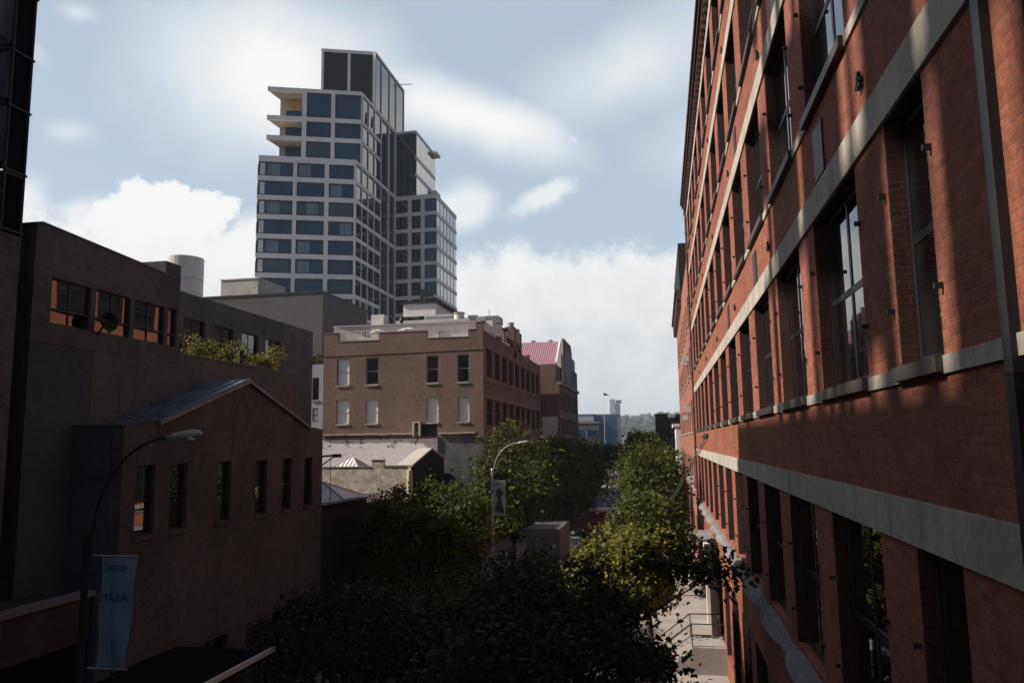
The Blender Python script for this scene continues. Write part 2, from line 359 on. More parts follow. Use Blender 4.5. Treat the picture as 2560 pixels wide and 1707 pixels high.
def stucco():
    m, N, b = newmat('rough_stucco'); g = N.new('ShaderNodeNewGeometry'); pos = g.outputs['Position']
    f = N.ramp(N.noise(pos, 1.6, 7, .75), .40, .62)
    N.l.new(N.mixc(f, (.42, .35, .28), (.74, .66, .56)), b.inputs['Base Color']); b.inputs['Roughness'].default_value = .95
    bp = N.new('ShaderNodeBump'); bp.inputs['Strength'].default_value = .3; bp.inputs['Distance'].default_value = .02; N.l.new(N.noise(pos, 4, 6, .7), bp.inputs['Height']); N.l.new(bp.outputs[0], b.inputs['Normal']); return m
M['rough_stucco'] = stucco()
def paint(name, c): 
    m, N, b = newmat(name); b.inputs['Base Color'].default_value = (*c, 1); b.inputs['Roughness'].default_value = .3; b.inputs['Coat Weight'].default_value = .5; b.inputs['Coat Roughness'].default_value = .05; return m

# ------------------------------------------------------------------ window units (face local -Y, base centred at origin)
WC = {}
def win_mesh(wd, h, nx, ny, fr, bar, mat, depth=.08):
    k = ('f', round(wd, 2), round(h, 2), nx, ny, fr, bar, mat, depth)
    if k not in WC:
        b = MB(); x0, x1 = -wd/2, wd/2
        b.box(x0, x0+fr, 0, depth, 0, h); b.box(x1-fr, x1, 0, depth, 0, h); b.box(x0+fr, x1-fr, 0, depth, 0, fr); b.box(x0+fr, x1-fr, 0, depth, h-fr, h)
        for i in range(1, nx):
            x = x0+wd*i/nx; b.box(x-bar/2, x+bar/2, .01, depth-.01, fr, h-fr)
        for j in range(1, ny):
            z = h*j/ny
            for i in range(nx):
                xa = x0+wd*i/nx+(fr if i == 0 else bar/2); xb = x0+wd*(i+1)/nx-(fr if i == nx-1 else bar/2)
                b.box(xa, xb, .012, depth-.012, z-bar/2, z+bar/2)
        WC[k] = b.mesh('window', M[mat])
    return WC[k]
def pane_mesh(wd, h, fr, mat, y=.05):
    k = ('p', round(wd, 2), round(h, 2), fr, mat, y)
    if k not in WC: WC[k] = MB().box(-wd/2+fr*.6, wd/2-fr*.6, y, y+.012, fr*.6, h-fr*.6).mesh('pane', M[mat])
    return WC[k]
def window(parent, face, plane, u0, u1, z0, z1, nx=1, ny=2, fr=.07, bar=.05, fmat='frame_black', gmat='sash_glass', recess=.0, rz=None, xy=None, sill=None, name='window', py=.05, reveal=None):
    """face 'L' looks to -X, 'R' to +X, 'F' to -Y; or give rz and xy of the base centre"""
    wd, h = u1-u0, z1-z0; c = (u0+u1)/2
    if xy is None:
        if face == 'L': rz, xy = -math.pi/2, (plane+recess, c)
        elif face == 'R': rz, xy = math.pi/2, (plane-recess, c)
        else: rz, xy = 0, (c, plane+recess)
    o = origin(parent)
    f = inst(win_mesh(wd, h, nx, ny, fr, bar, fmat), name, parent, (xy[0]-o.x, xy[1]-o.y, z0-o.z), rz)
    inst(pane_mesh(wd, h, fr, gmat, py), 'pane', f)
    if reveal:  # thin lining over jambs and head, coloured dark to stand for shade
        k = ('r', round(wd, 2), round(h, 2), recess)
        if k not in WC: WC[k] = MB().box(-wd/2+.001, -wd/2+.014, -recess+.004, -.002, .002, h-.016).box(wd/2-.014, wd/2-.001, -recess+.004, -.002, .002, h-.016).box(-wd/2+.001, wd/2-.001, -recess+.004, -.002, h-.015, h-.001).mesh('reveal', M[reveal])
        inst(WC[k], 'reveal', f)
    if sill:
        k = ('s', round(wd, 2), sill, recess)
        if k not in WC: WC[k] = MB().box(-wd/2-.04, wd/2+.04, -recess-.09, .0, -.14, -.003).mesh('sill', M[sill])
        inst(WC[k], 'sill', f)
    return f

# ================================================================== SETTING: ground, street, river, hills
def structure(name, mb, mat, label=None, cat=None, kind='structure'):
    return tag(mb.build(name, mat), label, cat, None, kind)
structure('ground', MB().poly([(-2600, -300, GZ-.02), (2600, -300, GZ-.02), (2600, 420, GZ-.02), (-2600, 420, GZ-.02)]), M['earth'], 'bare dark ground of the city blocks', 'ground')
structure('far_bank', MB().poly([(-2600, 1480, GZ-.02), (2600, 1480, GZ-.02), (2600, 2600, GZ-.02), (-2600, 2600, GZ-.02)]), M['earth'], 'land on the far bank of the river', 'ground')
structure('river', MB().poly([(-2600, 420, GZ-1.2), (2600, 420, GZ-1.2), (2600, 1480, GZ-1.2), (-2600, 1480, GZ-1.2)]), M['water'], 'wide river at the end of the street', 'river')
structure('road', MB().poly([(-12.4, -40, GZ), (-1.6, -40, GZ), (-1.6, 180, GZ), (-12.4, 180, GZ)]).poly([(-80, 180, GZ), (80, 180, GZ), (80, 205, GZ), (-80, 205, GZ)]).poly([(-12.4, 205, GZ), (-1.6, 205, GZ), (-1.6, 400, GZ), (-12.4, 400, GZ)]), M['asphalt'], 'asphalt street between the tree rows', 'road')
p = MB()
for x0, x1 in ((-16.6, -12.4), (-1.6, 2.6)):
    kx = (x1-.16, x1) if x0 < -10 else (x0, x0+.16)
    p.box(x0 if x0 < -10 else x0+.16, x1-.16 if x0 < -10 else x1, -40, 178, GZ-.3, GZ+.15)
structure('pavement', p, M['pavement'], 'pale concrete pavements along both sides of the street', 'pavement')
k = MB(); k.box(-12.56, -12.4, -40, 178, GZ-.3, GZ+.155); k.box(-1.6, -1.44, -40, 178, GZ-.3, GZ+.155)
structure('kerb', k, M['kerb_stone'], 'stone kerbs along the street', 'kerb')
mk = MB()
for y in np.arange(176.2, 179.0, 5): pass
for x in np.arange(-12.0, -2, 1.2): mk.poly([(x, 174, GZ+.004), (x+.6, 174, GZ+.004), (x+.6, 177.5, GZ+.004), (x, 177.5, GZ+.004)])
mk.poly([(-12, 172, GZ+.004), (-2, 172, GZ+.004), (-2, 172.5, GZ+.004), (-12, 172.5, GZ+.004)])
for xx in (-9.8, -4.2):
    mk.poly([(xx, -20, GZ+.004), (xx+.12, -20, GZ+.004), (xx+.12, 170, GZ+.004), (xx, 170, GZ+.004)])
structure('road_marking', mk, M['road_paint'], 'white painted lines and crosswalk on the street', 'road marking')
# palisade hills across the river
hb = MB(); nx_, ny_ = 240, 10; hv = []
xs = np.linspace(-1500, 1500, nx_); prof = 40+7*np.sin(xs*.004+1)+6*np.sin(xs*.013)+4*np.sin(xs*.031+2)
for j in range(ny_):
    t = j/(ny_-1)
    for i in range(nx_):
        z = GZ-1+(prof[i]+10)*min(1, t*1.8)**.8+RNG.normal(0, 1.6 if j else 0)+(0 if j < 6 else -1*(j-6))
        hv.append((xs[i], 1485+t*170+RNG.normal(0, 3), z))
hf = [(j*nx_+i, j*nx_+i+1, (j+1)*nx_+i+1, (j+1)*nx_+i) for j in range(ny_-1) for i in range(nx_-1)]
hb.v, hb.f, hb.mi = hv, hf, [0]*len(hf)
structure('hills', hb, M['leaf_far'], 'wooded hills beyond the river', 'hills')
# tree canopy covering the hillside: too many to count
def blobs(n, gen_pos, r0, r1):
    V, F = [], []; base = np.array([(0, 0, 1), (1, 0, 0), (0, 1, 0), (-1, 0, 0), (0, -1, 0), (.7, .7, .6), (-.7, .7, .6), (-.7, -.7, .6), (.7, -.7, .6)], float)
    fc = [(0, 8, 5), (0, 5, 6), (0, 6, 7), (0, 7, 8), (1, 5, 8), (2, 6, 5), (3, 7, 6), (4, 8, 7)]
    for i in range(n):
        p0 = gen_pos(); r = random.uniform(r0, r1); b0 = len(V)
        V += [tuple(np.array(p0)+q*r*random.uniform(.75, 1.2)) for q in base]; F += [tuple(b0+a for a in f) for f in fc]
    return V, F
def hillpos():
    i = random.randrange(40, 200); t = random.random(); return (xs[i]+random.uniform(-8, 8), 1486+t*150, GZ-2+(prof[i]+10)*min(1, t*1.8)**.8)
fm = MB(); fm.v, fm.f = blobs(2600, hillpos, 5, 9); fm.mi = [0]*len(fm.f)
structure('hillside_woods', fm, M['leaf_far'], 'distant woods covering the hillside across the river', 'woods', 'stuff')

# ================================================================== RIGHT: long red brick warehouse
XR = 2.35
FL = [(-8.9, -5.55), (-3.75, -1.03), (.67, 3.17), (4.80, 7.42), (9.05, 11.5), (13.2, 15.55)]
BAYS = [(-5.0, -2.45), (-1.2, 1.35), (2.6, 5.15), (7.02, 8.2)] + [(9.43+3.8*k, 11.98+3.8*k) for k in range(12)]
YE = 56.0
wh = thing('warehouse', 'long red brick warehouse with pale stone bands along the right side of the street', 'building', (XR, 25, GZ))
wb = MB(); holes = [(a, b, z0, z1) for a, b in BAYS for z0, z1 in FL]
wall(wb, 'x', XR, XR+.48, -8, YE, GZ, 16.7, holes)
wb.build('wall', M['red_brick'], wh)
rear = MB().box(XR+.481, 24, -8, YE, GZ, 16.6); rear.build('rear_wall', M['dark_brick'], wh)
MB().box(XR+.3, 24, -8, YE-.01, 16.702, 16.9).build('roof', M['roof_black'], wh)
for z0, z1 in FL[1:]:                       # stone lintel courses, jointed every 3.8 m
    b = MB()
    y = -8+2.1
    edges = [-8]+[v for v in np.arange(-7.3, YE, 3.8)]+[YE]
    for a, c in zip(edges, edges[1:]): b.box(XR-.035, XR+.2, a+.006, c-.006, z1+.002, z1+.43)
    b.build('lintel_band', M['stone'], wh)
for z0, z1 in FL[2:]:                       # sill course: stone on the piers, dark sills under the windows
    cuts = [-8]+[v for ab in BAYS for v in ab]+[YE]
    for a, c in zip(cuts[0::2], cuts[1::2]): MB().box(XR-.03, XR+.2, a-.02, c+.02, z0-.155, z0-.004).build('sill_stone', M['stone'], wh)
b = MB(); ys = np.arange(-8, YE, .19); prof_ = []
for y in ys:
    bump = 0.0
    for a, c in BAYS:
        if a-.3 < y < c+.3: bump = max(bump, math.sin(math.pi*(y-a+.3)/(c-a+.6))**.6)
    prof_.append((y, bump))
for (ya, ba), (yb_, bb_) in zip(prof_, prof_[1:]):
    oa, ob = .18+.15*ba, .18+.15*bb_; ta, tb = -3.92+.09*ba, -3.92+.09*bb_
    b.hexa([(XR-oa, ya, -4.06), (XR+.1, ya, -4.06), (XR+.1, yb_, -4.06), (XR-ob, yb_, -4.06), (XR-oa*.55, ya, ta), (XR+.1, ya, ta+.02), (XR+.1, yb_, tb+.02), (XR-ob*.55, yb_, tb)])
b.box(XR-.10, XR+.2, -8, YE, -4.35, -4.062)
b.build('belt_ledge', M['stone_dark'], wh)
b = MB()
for i, (z0, z1, px) in enumerate([(16.25, 16.42, .10), (16.42, 16.60, .2), (16.60, 16.82, .30), (16.82, 17.08, .40)]): b.box(XR-px, XR+.45, -8, YE+.05, z0+.002, z1)
for y in np.arange(-7.5, YE, .62): b.box(XR-.19, XR-.002, y, y+.22, 16.05, 16.25)
b.build('cornice', M['cornice_brown'], wh)
b = MB().box(XR-.07, XR-.002, 5.60, 5.73, GZ+.2, 16.2)
for z in np.arange(-8, 16, 4.2): b.box(XR-.076, XR-.001, 5.58, 5.75, z, z+.05)
b.build('downpipe', M['dark_metal'], wh)
b = MB().tube([(XR-.1, 55.2, GZ+.2), (XR-.1, 55.2, 15.9)], .07, 8)
for z in np.arange(-8, 15, 2.5): b.box(XR-.19, XR-.001, 55.1, 55.3, z, z+.06)
b.build('downpipe', M['cornice_brown'], wh)
for a, c in BAYS:
    for i, (z0, z1) in enumerate(FL):
        window(wh, 'L', XR, a, c, z0, z1, nx=1 if c-a < 1.5 else 2, ny=2, fr=.09, bar=.09, py=.022, recess=.17, reveal='shaded_reveal_brick', sill='bronze' if i > 1 else None)
# iron shutter pins and star anchors on the piers
pin = MB().box(-.07, -.001, -.02, .02, 0, .05).mesh('shutter_pin', M['dark_metal'])
for a, c in BAYS[3:11]:
    for z0, z1 in FL[1:4]:
        for y in (a-.1, c+.1):
            for dz in (.55, 1.75): inst(pin, 'shutter_pin', wh, (0, y-25, z0+dz-GZ))
for k in range(0, 12, 2):
    for z in (3.95, 8.15, 12.2):
        b = MB(); y = 8.85+3.8*k
        for t in range(4):
            an = t*math.pi/4; b.bar((XR-.03-.004*t, y-.11*math.cos(an), z-.11*math.sin(an)), (XR-.03-.004*t, y+.11*math.cos(an), z+.11*math.sin(an)), .035, .03)
        b.build('wall_anchor', M['dark_metal'], wh)
for z, yy in ((8.9, 14.2), (4.65, 11.2), (4.65, 18.9), (8.9, 21.8), (4.65, 26.4)):   # grilles under some sills
    MB().box(XR-.025, XR-.002, yy-.3, yy+.3, z-1.0, z-.25).build('vent_grille', M['dark_metal'], wh)
# dark-framed entrance with a stoop, iron railing and white door surround
b = MB()
for y in (40.6, 44.6): b.box(XR-.28, XR-.002, y, y+.5, GZ+.15, -6.0)
b.box(XR-.32, XR-.002, 40.5, 45.2, -5.98, -5.6); b.build('door_surround', M['white_paint'], wh)
st = thing('stoop', 'concrete entrance stoop with steps beside the red warehouse', 'stoop', (1.6, 37, GZ+.15))
b = MB(); b.box(.95, XR-.003, 35.2, 37.4, GZ+.15, -8.75)
for i in range(5): b.box(.95-.3*(i+1), .95-.3*i-.002, 35.3, 37.3, GZ+.15, -8.75-.22*(i+1))
b.build('steps', M['pavement'], st)
for y in (35.3, 37.3):
    b = MB().tube([(.95, y, -8.75), (.95, y, -7.8)], .025, 6).tube([(-.55, y, GZ+.15), (-.55, y, -8.95)], .025, 6).tube([(XR-.05, y, -7.8), (.95, y, -7.8), (-.55, y, -8.95), (-.8, y, -8.95)], .028, 6).tube([(XR-.05, y, -8.25), (.95, y, -8.25), (-.55, y, -9.35)], .02, 6)
    b.build('railing', M['dark_metal'], st)
# rods of a hung canopy over the loading door
ca = thing('entrance_canopy', 'flat metal canopy hung on two long rods from the red brick warehouse', 'canopy', (XR, 41.5, -4.8))
MB().box(-1.0, XR-.01, 40.2, 44.2, -5.0, -4.85).build('panel', M['grey_metal'], ca)
for y in (41.0, 43.2):
    MB().tube([(XR, y, .2), (-.6, y, -4.84)], .03, 6).tube([(XR-.02, y, .28), (XR-.16, y, .06)], .10, 8).build('rod', M['dark_metal'], ca)

# ---- next buildings on the right
b2 = thing('brick_loft', 'pinkish brick loft building standing past the downpipe of the red warehouse', 'building', (XR, 75, GZ))
bays2 = [(58.5+4.2*k, 60.6+4.2*k) for k in range(9)]; fl2 = [(-8.5, -5.5), (-3.6, -1.3), (.6, 2.9), (4.7, 6.9), (8.6, 10.7)]
b = MB(); wall(b, 'x', XR-.05, XR+.4, YE+.06, 97, GZ, 13.2, [(a, c, z0, z1) for a, c in bays2 for z0, z1 in fl2]); b.box(XR+.41, 22, YE+.06, 97, GZ, 13.1); b.build('wall', M['pink_brick'], b2)
for a, c in bays2:
    for z0, z1 in fl2: window(b2, 'L', XR-.05, a, c, z0, z1, 1, 2, recess=.15, sill='stone')
b = MB(); b.box(XR-.45, XR+.4, 74, 97.05, 13.2, 13.8); b.box(XR-.62, XR+.4, 74, 97.1, 13.802, 14.1)
for y in np.arange(74.4, 97, .8): b.box(XR-.42, XR-.051, y, y+.25, 12.5, 13.2)
b.build('cornice', M['cornice_brown'], b2)
MB().box(XR-.12, 12, 74.5, 96, 14.102, 18.7).build('bulkhead', M['black_brick'], b2)
for y, z in ((61.5, 2.1), (65.6, 2.3), (69.9, 1.7), (61.5, -3.2), (66.0, -3.0), (61.3, 6.0), (65.5, 6.1)):
    t = thing('air_conditioner', 'white window air conditioner on the pinkish loft wall', 'air conditioner', (XR-.3, y, z), 0, 'air conditioners on the pinkish brick loft')
    MB().box(XR-.5, XR-.055, y-.33, y+.33, z, z+.42).build('case', M['white_metal'], t); MB().box(XR-.515, XR-.501, y-.27, y+.27, z+.06, z+.36).build('grille', M['grey_metal'], t)
b3 = thing('white_house', 'narrow white fronted house with a ledge past the brick loft', 'building', (1.9, 101, GZ))
b = MB(); wall(b, 'x', 1.75, 2.2, 97.2, 106, GZ, 1.6, [(98.4+2.6*k, 99.6+2.6*k, z0, z0+2.0) for k in range(3) for z0 in (-8.6, -5.2, -1.8)]); b.box(2.21, 15, 97.2, 106, GZ, 1.5); b.build('wall', M['white_paint'], b3)
for k_ in range(3):
    for z0 in (-8.6, -5.2, -1.8): window(b3, 'L', 1.75, 98.4+2.6*k_, 99.6+2.6*k_, z0, z0+2.0, 1, 2, recess=.12)
MB().box(1.4, 2.2, 97.1, 106.1, 1.602, 1.95).build('cornice', M['white_paint'], b3)
b4 = thing('dark_apartment_block', 'dark glass and metal apartment block at the far right end of the street', 'building', (4, 150, GZ))
b = MB().box(-.9, 14, 140, 158, GZ, 3.9).box(2.6, 14, 142, 158, 3.902, 4.5).box(-1.0, 1.2, 139.6, 139.998, GZ+4, 4.6); b.build('wall', M['black_brick'], b4)
for z0 in (-7.2, -4.4, -1.6, 1.2):
    for x0 in (-.7, 1.6, 3.9): window(b4, 'F', 140, x0, x0+1.7, z0, z0+1.9, 2, 1, fmat='grey_metal', gmat='tower_glass', recess=-.09)
MB().box(4.0, 6.0, 143, 146, 4.502, 5.6).build('water_tank', M['dark_metal'], b4)

# ================================================================== LEFT: loft just outside the frame, scaffold, shed, garage
lo = thing('corner_loft', 'tall dark brick loft building at the near left corner of the street', 'building', (-15.6, 0, GZ))
MB().box(-60, -31.8, -24, 18.0, GZ, 27.2).box(-31.79, -16.5, -22, 13.6, GZ, 13.5).build('wall', M['dark_brick'], lo)
MB().box(-60.2, -31.6, -24.2, 18.05, 27.202, 27.6).build('cornice', M['dark_brick'], lo)
rs = thing('dapple_scaffold', 'unseen posts and boards added on the near left loft to dapple the sun', 'scaffold', (-32.5, 0, 27.6))  # out of view, added to break up the sun on the warehouse wall
b = MB(); rq = random.Random(5); y = -9.0
while y < 9.5:
    wd = rq.choice([.25, .35, .5, .8, 1.1]); b.box(-32.4, -32.2, y, y+wd, 27.6, 27.6+rq.choice([6, 9, 11, 11, 12])); y += wd+rq.choice([.35, .6, .8, 1.2])
y = -8.5
while y < 9:
    wd = rq.choice([.2, .3, .5]); b.box(-36.4, -36.2, y, y+wd, 27.6, 27.6+rq.choice([7, 10, 12])); y += wd+rq.choice([.9, 1.4, 2.0])
b.build('upright', M['plywood'], rs)
b = MB()
for z in (30.7, 33.9, 36.8): b.box(-32.45, -32.19, -10, 10, z, z+.16)
for k_ in range(34):
    y = -9.5+k_*.56+rq.uniform(-.4, .4); z = 27.6+rq.uniform(0, 10); b.box(-32.5, -32.41, y, y+rq.uniform(.5, 1.5), z, z+rq.uniform(1.0, 3.4))
b.build('board', M['plywood'], rs)

an = thing('annex', 'blank dark annex wall under the netted scaffold at the left edge', 'building', (-20, 16, -4.15))
MB().box(-26, -17.40, 14.2, 18.25, -4.14, 5.86).build('wall', M['dark_brick'], an)

sc = thing('scaffold_tower', 'dark netted scaffold tower rising above the low roofs at the left edge', 'scaffold', (-15.6, 15.6, 5.1))
b = MB()
for x in (-14.86, -16.6, -18.4):
    for y in (15.42, 16.0): b.tube([(x, y, 5.1), (x, y, 15.5)], .035, 6)
b.build('upright', M['dark_metal'], sc)
b = MB()
for z in (5.25, 6.72, 8.33, 9.74, 11.4, 13.1):
    for dz in (0, .12): b.bar((-18.6, 15.36, z+dz), (-14.8, 15.36, z+dz), .05)
    b.bar((-14.84, 15.36, z), (-14.84, 16.06, z), .05)
b.box(-18.6, -14.82, 15.3, 15.36, 6.70, 6.80); b.box(-18.6, -14.85, 15.45, 15.97, 6.62, 6.69); b.box(-18.6, -14.85, 15.45, 15.97, 5.1, 5.17)
b.build('ledger', M['dark_metal'], sc)
b = MB()
for z0, z1 in ((5.3, 6.7), (6.8, 8.3), (8.4, 9.7), (9.8, 11.4)): b.bar((-16.6, 15.39, z1), (-14.9, 15.39, z0), .04)
b.build('brace', M['dark_metal'], sc)
nb = MB()
for za, zb in ((5.45, 6.62), (6.85, 15.4)):
    for i in range(16):
        for j in range(8):
            def pt(i, j):
                x = -18.6+3.67*i/16; z = za+(zb-za)*j/8; return (x, 15.50+.05*math.sin(i*1.7+j*.6)+.03*math.sin(j*2.1), z)
            nb.poly([pt(i, j), pt(i+1, j), pt(i+1, j+1), pt(i, j+1)])
nb.build('netting', M['netting'], sc)
MB().box(-14.95, -14.9, 15.45, 16.0, 5.1, 15.4).build('side_sheet', M['black_cloth'], sc)

sh = thing('sidewalk_shed', 'dark sidewalk shed with a pale edge strip at the lower left', 'sidewalk shed', (-14.4, 15, GZ+.15))
MB().box(-16.1, -12.7, 4, 24.3, -6.75, -6.55).build('deck', M['black_cloth'], sh)
MB().box(-12.69, -12.58, 4, 24.35, -6.60, -6.46).build('edge_strip', M['white_metal'], sh)
for y in (6, 10, 14, 18, 22, 24.1):
    MB().tube([(-12.75, y, GZ+.15), (-12.75, y, -6.76)], .05, 6).tube([(-15.9, y, GZ+.15), (-15.9, y, -6.76)], .05, 6).build('post', M['dark_metal'], sh)

ga = thing('garage', 'low dark garage with pale coping at the left edge', 'garage', (-18, 14, GZ))
MB().box(-26, -16.2, 15.0, 20.2, GZ, -5.35).build('wall', M['black_cloth'], ga)
MB().box(-26, -16.15, 15.0, 20.2, -5.348, -4.16).build('fascia', M['plywood'], ga)
MB().box(-16.5, -16.08, 14.9, 20.3, -4.158, -4.02).build('coping', M['coping_pale'], ga)
MB().box(-16.7, -15.98, 20.3, 20.95, GZ, -4.2).build('pier', M['slate_brick'], ga)

# ---- gabled brick house
gb = thing('gabled_brick_house', 'dark red brick house with a gable and a blue metal roof', 'building', (-16.2, 28.5, GZ))
wins_g = [(22.0, 22.95), (23.75, 24.7), (26.55, 27.5), (29.35, 30.3), (31.6, 32.5), (33.75, 34.6)]
b = MB(); hs = [(a, c, -2.75, -.55) for a, c in wins_g]+[(22.0, 24.6, -9.6, -6.9), (26.2, 27.6, -9.8, -6.9), (29, 33.6, -9.5, -6.9)]
wall(b, 'x', -16.6, -16.2, 21.33, 35.67, GZ, .3, hs)
b.extr([(-16.2, 21.33, .3), (-16.2, 35.67, .3), (-16.2, 35.67, .76), (-16.2, 33.78, .9), (-16.2, 28.48, 2.54), (-16.2, 23.5, .95), (-16.2, 21.33, .72)], (-.4, 0, 0))
b.box(-17.98, -16.61, 35.3, 35.66, GZ, .7); b.box(-17.98, -16.61, 21.9, 35.29, GZ, -.2)
b.build('wall', M['deep_red_brick'], gb)
MB().box(-17.98, -16.62, 21.34, 21.88, GZ, .7).build('side_wall', M['slate_brick'], gb)
MB().box(-17.98, -16.25, 21.28, 21.95, .702, .76).build('coping', M['coping_pale'], gb)
b = MB()
b.hexa([(-16.05, 22.9, .72), (-16.05, 28.5, 2.50), (-17.99, 28.5, 2.50), (-17.99, 22.9, .72), (-16.05, 22.9, .84), (-16.05, 28.5, 2.64), (-17.99, 28.5, 2.64), (-17.99, 22.9, .84)])
b.hexa([(-16.05, 28.502, 2.50), (-16.05, 34.2, .72), (-17.99, 34.2, .72), (-17.99, 28.502, 2.50), (-16.05, 28.502, 2.64), (-16.05, 34.2, .82), (-17.99, 34.2, .82), (-17.99, 28.502, 2.64)])
for x in np.arange(-17.8, -16.1, .42):
    b.bar((x, 22.9, .86), (x, 28.5, 2.66), .04, .06)
b.build('roof', M['roof_blue'], gb)
b = MB(); pts = [(-16.17, 28.2+.62*math.cos(t)*1, .95+.75*math.sin(t)) for t in np.linspace(0, math.pi, 9)]
b.extr([(-16.17, 28.82, -.25)]+pts+[(-16.17, 27.58, -.25)], (-.2, 0, 0)); b.build('attic_window', M['deep_red_brick'], gb)
for i, (a, c) in enumerate(wins_g):
    window(gb, 'R', -16.2, a, c, -2.75, -.55, 1, 2, gmat='strip_glass', recess=.14, sill='deep_red_brick')
for (a, c, z0, z1) in hs[-3:]: window(gb, 'R', -16.2, a, c, z0, z1, 3 if c-a > 2 else 1, 1, recess=.2, gmat='sash_glass', name='shopfront')
b = MB().bar((-16.2, 35.55, -.55), (-15.9, 36.9, -.5), .09).bar((-16.2, 35.5, -1.0), (-15.95, 36.5, -.56), .05).box(-16.05, -15.78, 36.5, 37.0, -.62, -.45)
b.tube([(-16.0, 36.2, -.6), (-16.0, 36.2, -3.0)], .015, 5).build('bracket', M['dark_metal'], gb)
for i, (y, z, c) in enumerate(((25.2, -7.6, 'banner_white'), (25.4, -8.6, 'orange_rim'), (28.2, -8.2, 'banner_white'))):
    tag(MB().box(-16.19, -16.17, y-.3, y+.3, z-.4, z+.4).build('poster', M[c]), ['pale poster on the ground floor wall of the gabled house', 'orange poster low on the wall of the gabled house', 'pale poster between the shopfronts of the gabled house'][i], 'poster', 'posters on the gabled house')

# ---- big dark brick building with the strip of reflecting windows and the planted terrace
XL = -24.0
lb = thing('dark_brick_building', 'dark brick building with a strip of reflecting windows and a planted roof terrace', 'building', (XL, 36, GZ/.75))
groups_ = [(26.85, 29.08), (29.36, 31.64), (31.92, 34.16), (34.42, 35.12)]
b = MB(); wall(b, 'x', XL-.5, XL, 26.2, 35.35, 4.2, 8.45, [(a, c, 5.02, 6.9) for a, c in groups_])
b.extr([(XL, 26.2, 8.45), (XL, 35.35, 8.45), (XL, 35.35, 8.5), (XL, 32.1, 8.68), (XL, 26.2, 8.97)], (-.5, 0, 0))
b.box(-42, XL-.51, 26.2, 35.35, 4.2, 8.6); b.box(-42, XL-.001, 25.9, 26.199, 4.2, 8.95)
b.build('upper_wall', M['grey_brick'] if False else M['dark_brick'], lb)
MB().extr([(XL+.04, 26.15, 8.972), (XL+.04, 32.1, 8.682), (XL+.04, 35.4, 8.502), (XL+.04, 35.4, 8.56), (XL+.04, 32.1, 8.74), (XL+.04, 26.15, 9.03)], (-.5, 0, 0)).build('coping', M['coping_pale'], lb)
for a, c in groups_: window(lb, 'R', XL, a, c, 5.02, 6.9, 2 if c-a > 1 else 1, 1, fr=.06, bar=.07, gmat='strip_glass', recess=.12)
b = MB()
for a, c in groups_: b.box(XL-.11, XL-.03, a+.06, c-.06, 5.60, 5.66)
b.build('transom', M['frame_black'], lb)
MB().box(XL-1.5, XL+.001, 34.1, 35.34, 8.4, 9.25).build('bulkhead', M['dark_brick'], lb)
b = MB(); b.box(-42, XL, 29.4, 48.2, GZ/.75, 4.19); b.box(XL-.35, XL, 35.36, 48.2, 4.192, 4.72); b.build('lower_wall', M['mauve_brick'], lb)
MB().box(-42, XL+.004, 25.9, 29.39, GZ/.75, 4.18).build('lower_side_wall', M['slate_brick'], lb)
MB().box(XL-.4, XL+.05, 35.36, 48.2, 4.722, 4.79).build('parapet_coping', M['coping_pale'], lb)
KR = 36/27; wr = [(a*KR, c*KR) for a, c in ((37.2, 39.2), (40.2, 42.4), (43.4, 45.6), (46.6, 48.8), (49.8, 52.0))]
b = MB(); wall(b, 'x', -36.5, -36, 35.36, 57.3*KR, 4.2, 8.95*KR, [(a, c, 5.5*KR, 7.5*KR) for a, c in wr]); b.box(-41, -36.51, 35.36, 57.3*KR, GZ/.75, 8.9*KR); b.box(-36.5, -36.01, 48.21, 57.3*KR, GZ/.75, 4.199); b.build('recessed_wall', M['dark_brick'], lb)
for a, c in wr: window(lb, 'R', -36, a, c, 5.5*KR, 7.5*KR, 2, 2, recess=.2, gmat='sash_glass')
MB().box(XL-.6, XL-.1, 35.38, 35.5, 4.9, 6.9).build('end_window', M['pale_cladding'], lb)
sat = thing('satellite_dish', 'dark dish mounted below the strip of reflecting windows', 'satellite dish', (XL+.4, 29.6, 5.2))
b = MB(); ring = [[(XL+.55-.35*(1-r*r)+.0, 29.6+.55*r*math.cos(t), 5.45+.42*r*math.sin(t)) for t in np.linspace(0, 2*math.pi, 14, endpoint=False)] for r in (.05, .5, 1)]
for q in range(2):
    for i in range(14): b.poly([ring[q][i], ring[q][(i+1) % 14], ring[q+1][(i+1) % 14], ring[q+1][i]])
b.build('dish', M['dark_metal'], sat); MB().bar((XL, 29.6, 4.9), (XL+.3, 29.6, 5.4), .06).build('arm', M['dark_metal'], sat)

# ---- water tank, grey block and cream bulkhead further back
tk = thing('water_tank', 'pale cylindrical water tank above the dark brick roof', 'water tank', (-48.1, 71.5, 8))
MB().tube([(-48.1, 71.5, 14.9), (-48.1, 71.5, 19.45)], 1.85, 28).build('drum', M['white_metal'], tk)
for z in (15.6, 17.1): MB().tube([(-48.1, 71.5, z), (-48.1, 71.5, z+.06)], 1.87, 28).build('hoop', M['grey_metal'], tk)
b = MB()
for sx in (-1, 1):
    for sy in (-1, 1): b.box(-48.1+sx*1.2-.1, -48.1+sx*1.2+.1, 71.5+sy*1.2-.1, 71.5+sy*1.2+.1, 2.5, 14.898)
b.build('leg', M['dark_metal'], tk)
gr = thing('grey_block', 'windowless grey brick block in front of the tall glass tower', 'building', (-50, 103, GZ))
MB().box(-62, -43.5, 95.1, 111, GZ, 20.15).build('wall', M['grey_brick'], gr)
MB().box(-62.1, -43.4, 95.0, 111.1, 20.152, 20.35).build('coping', M['dark_metal'], gr)
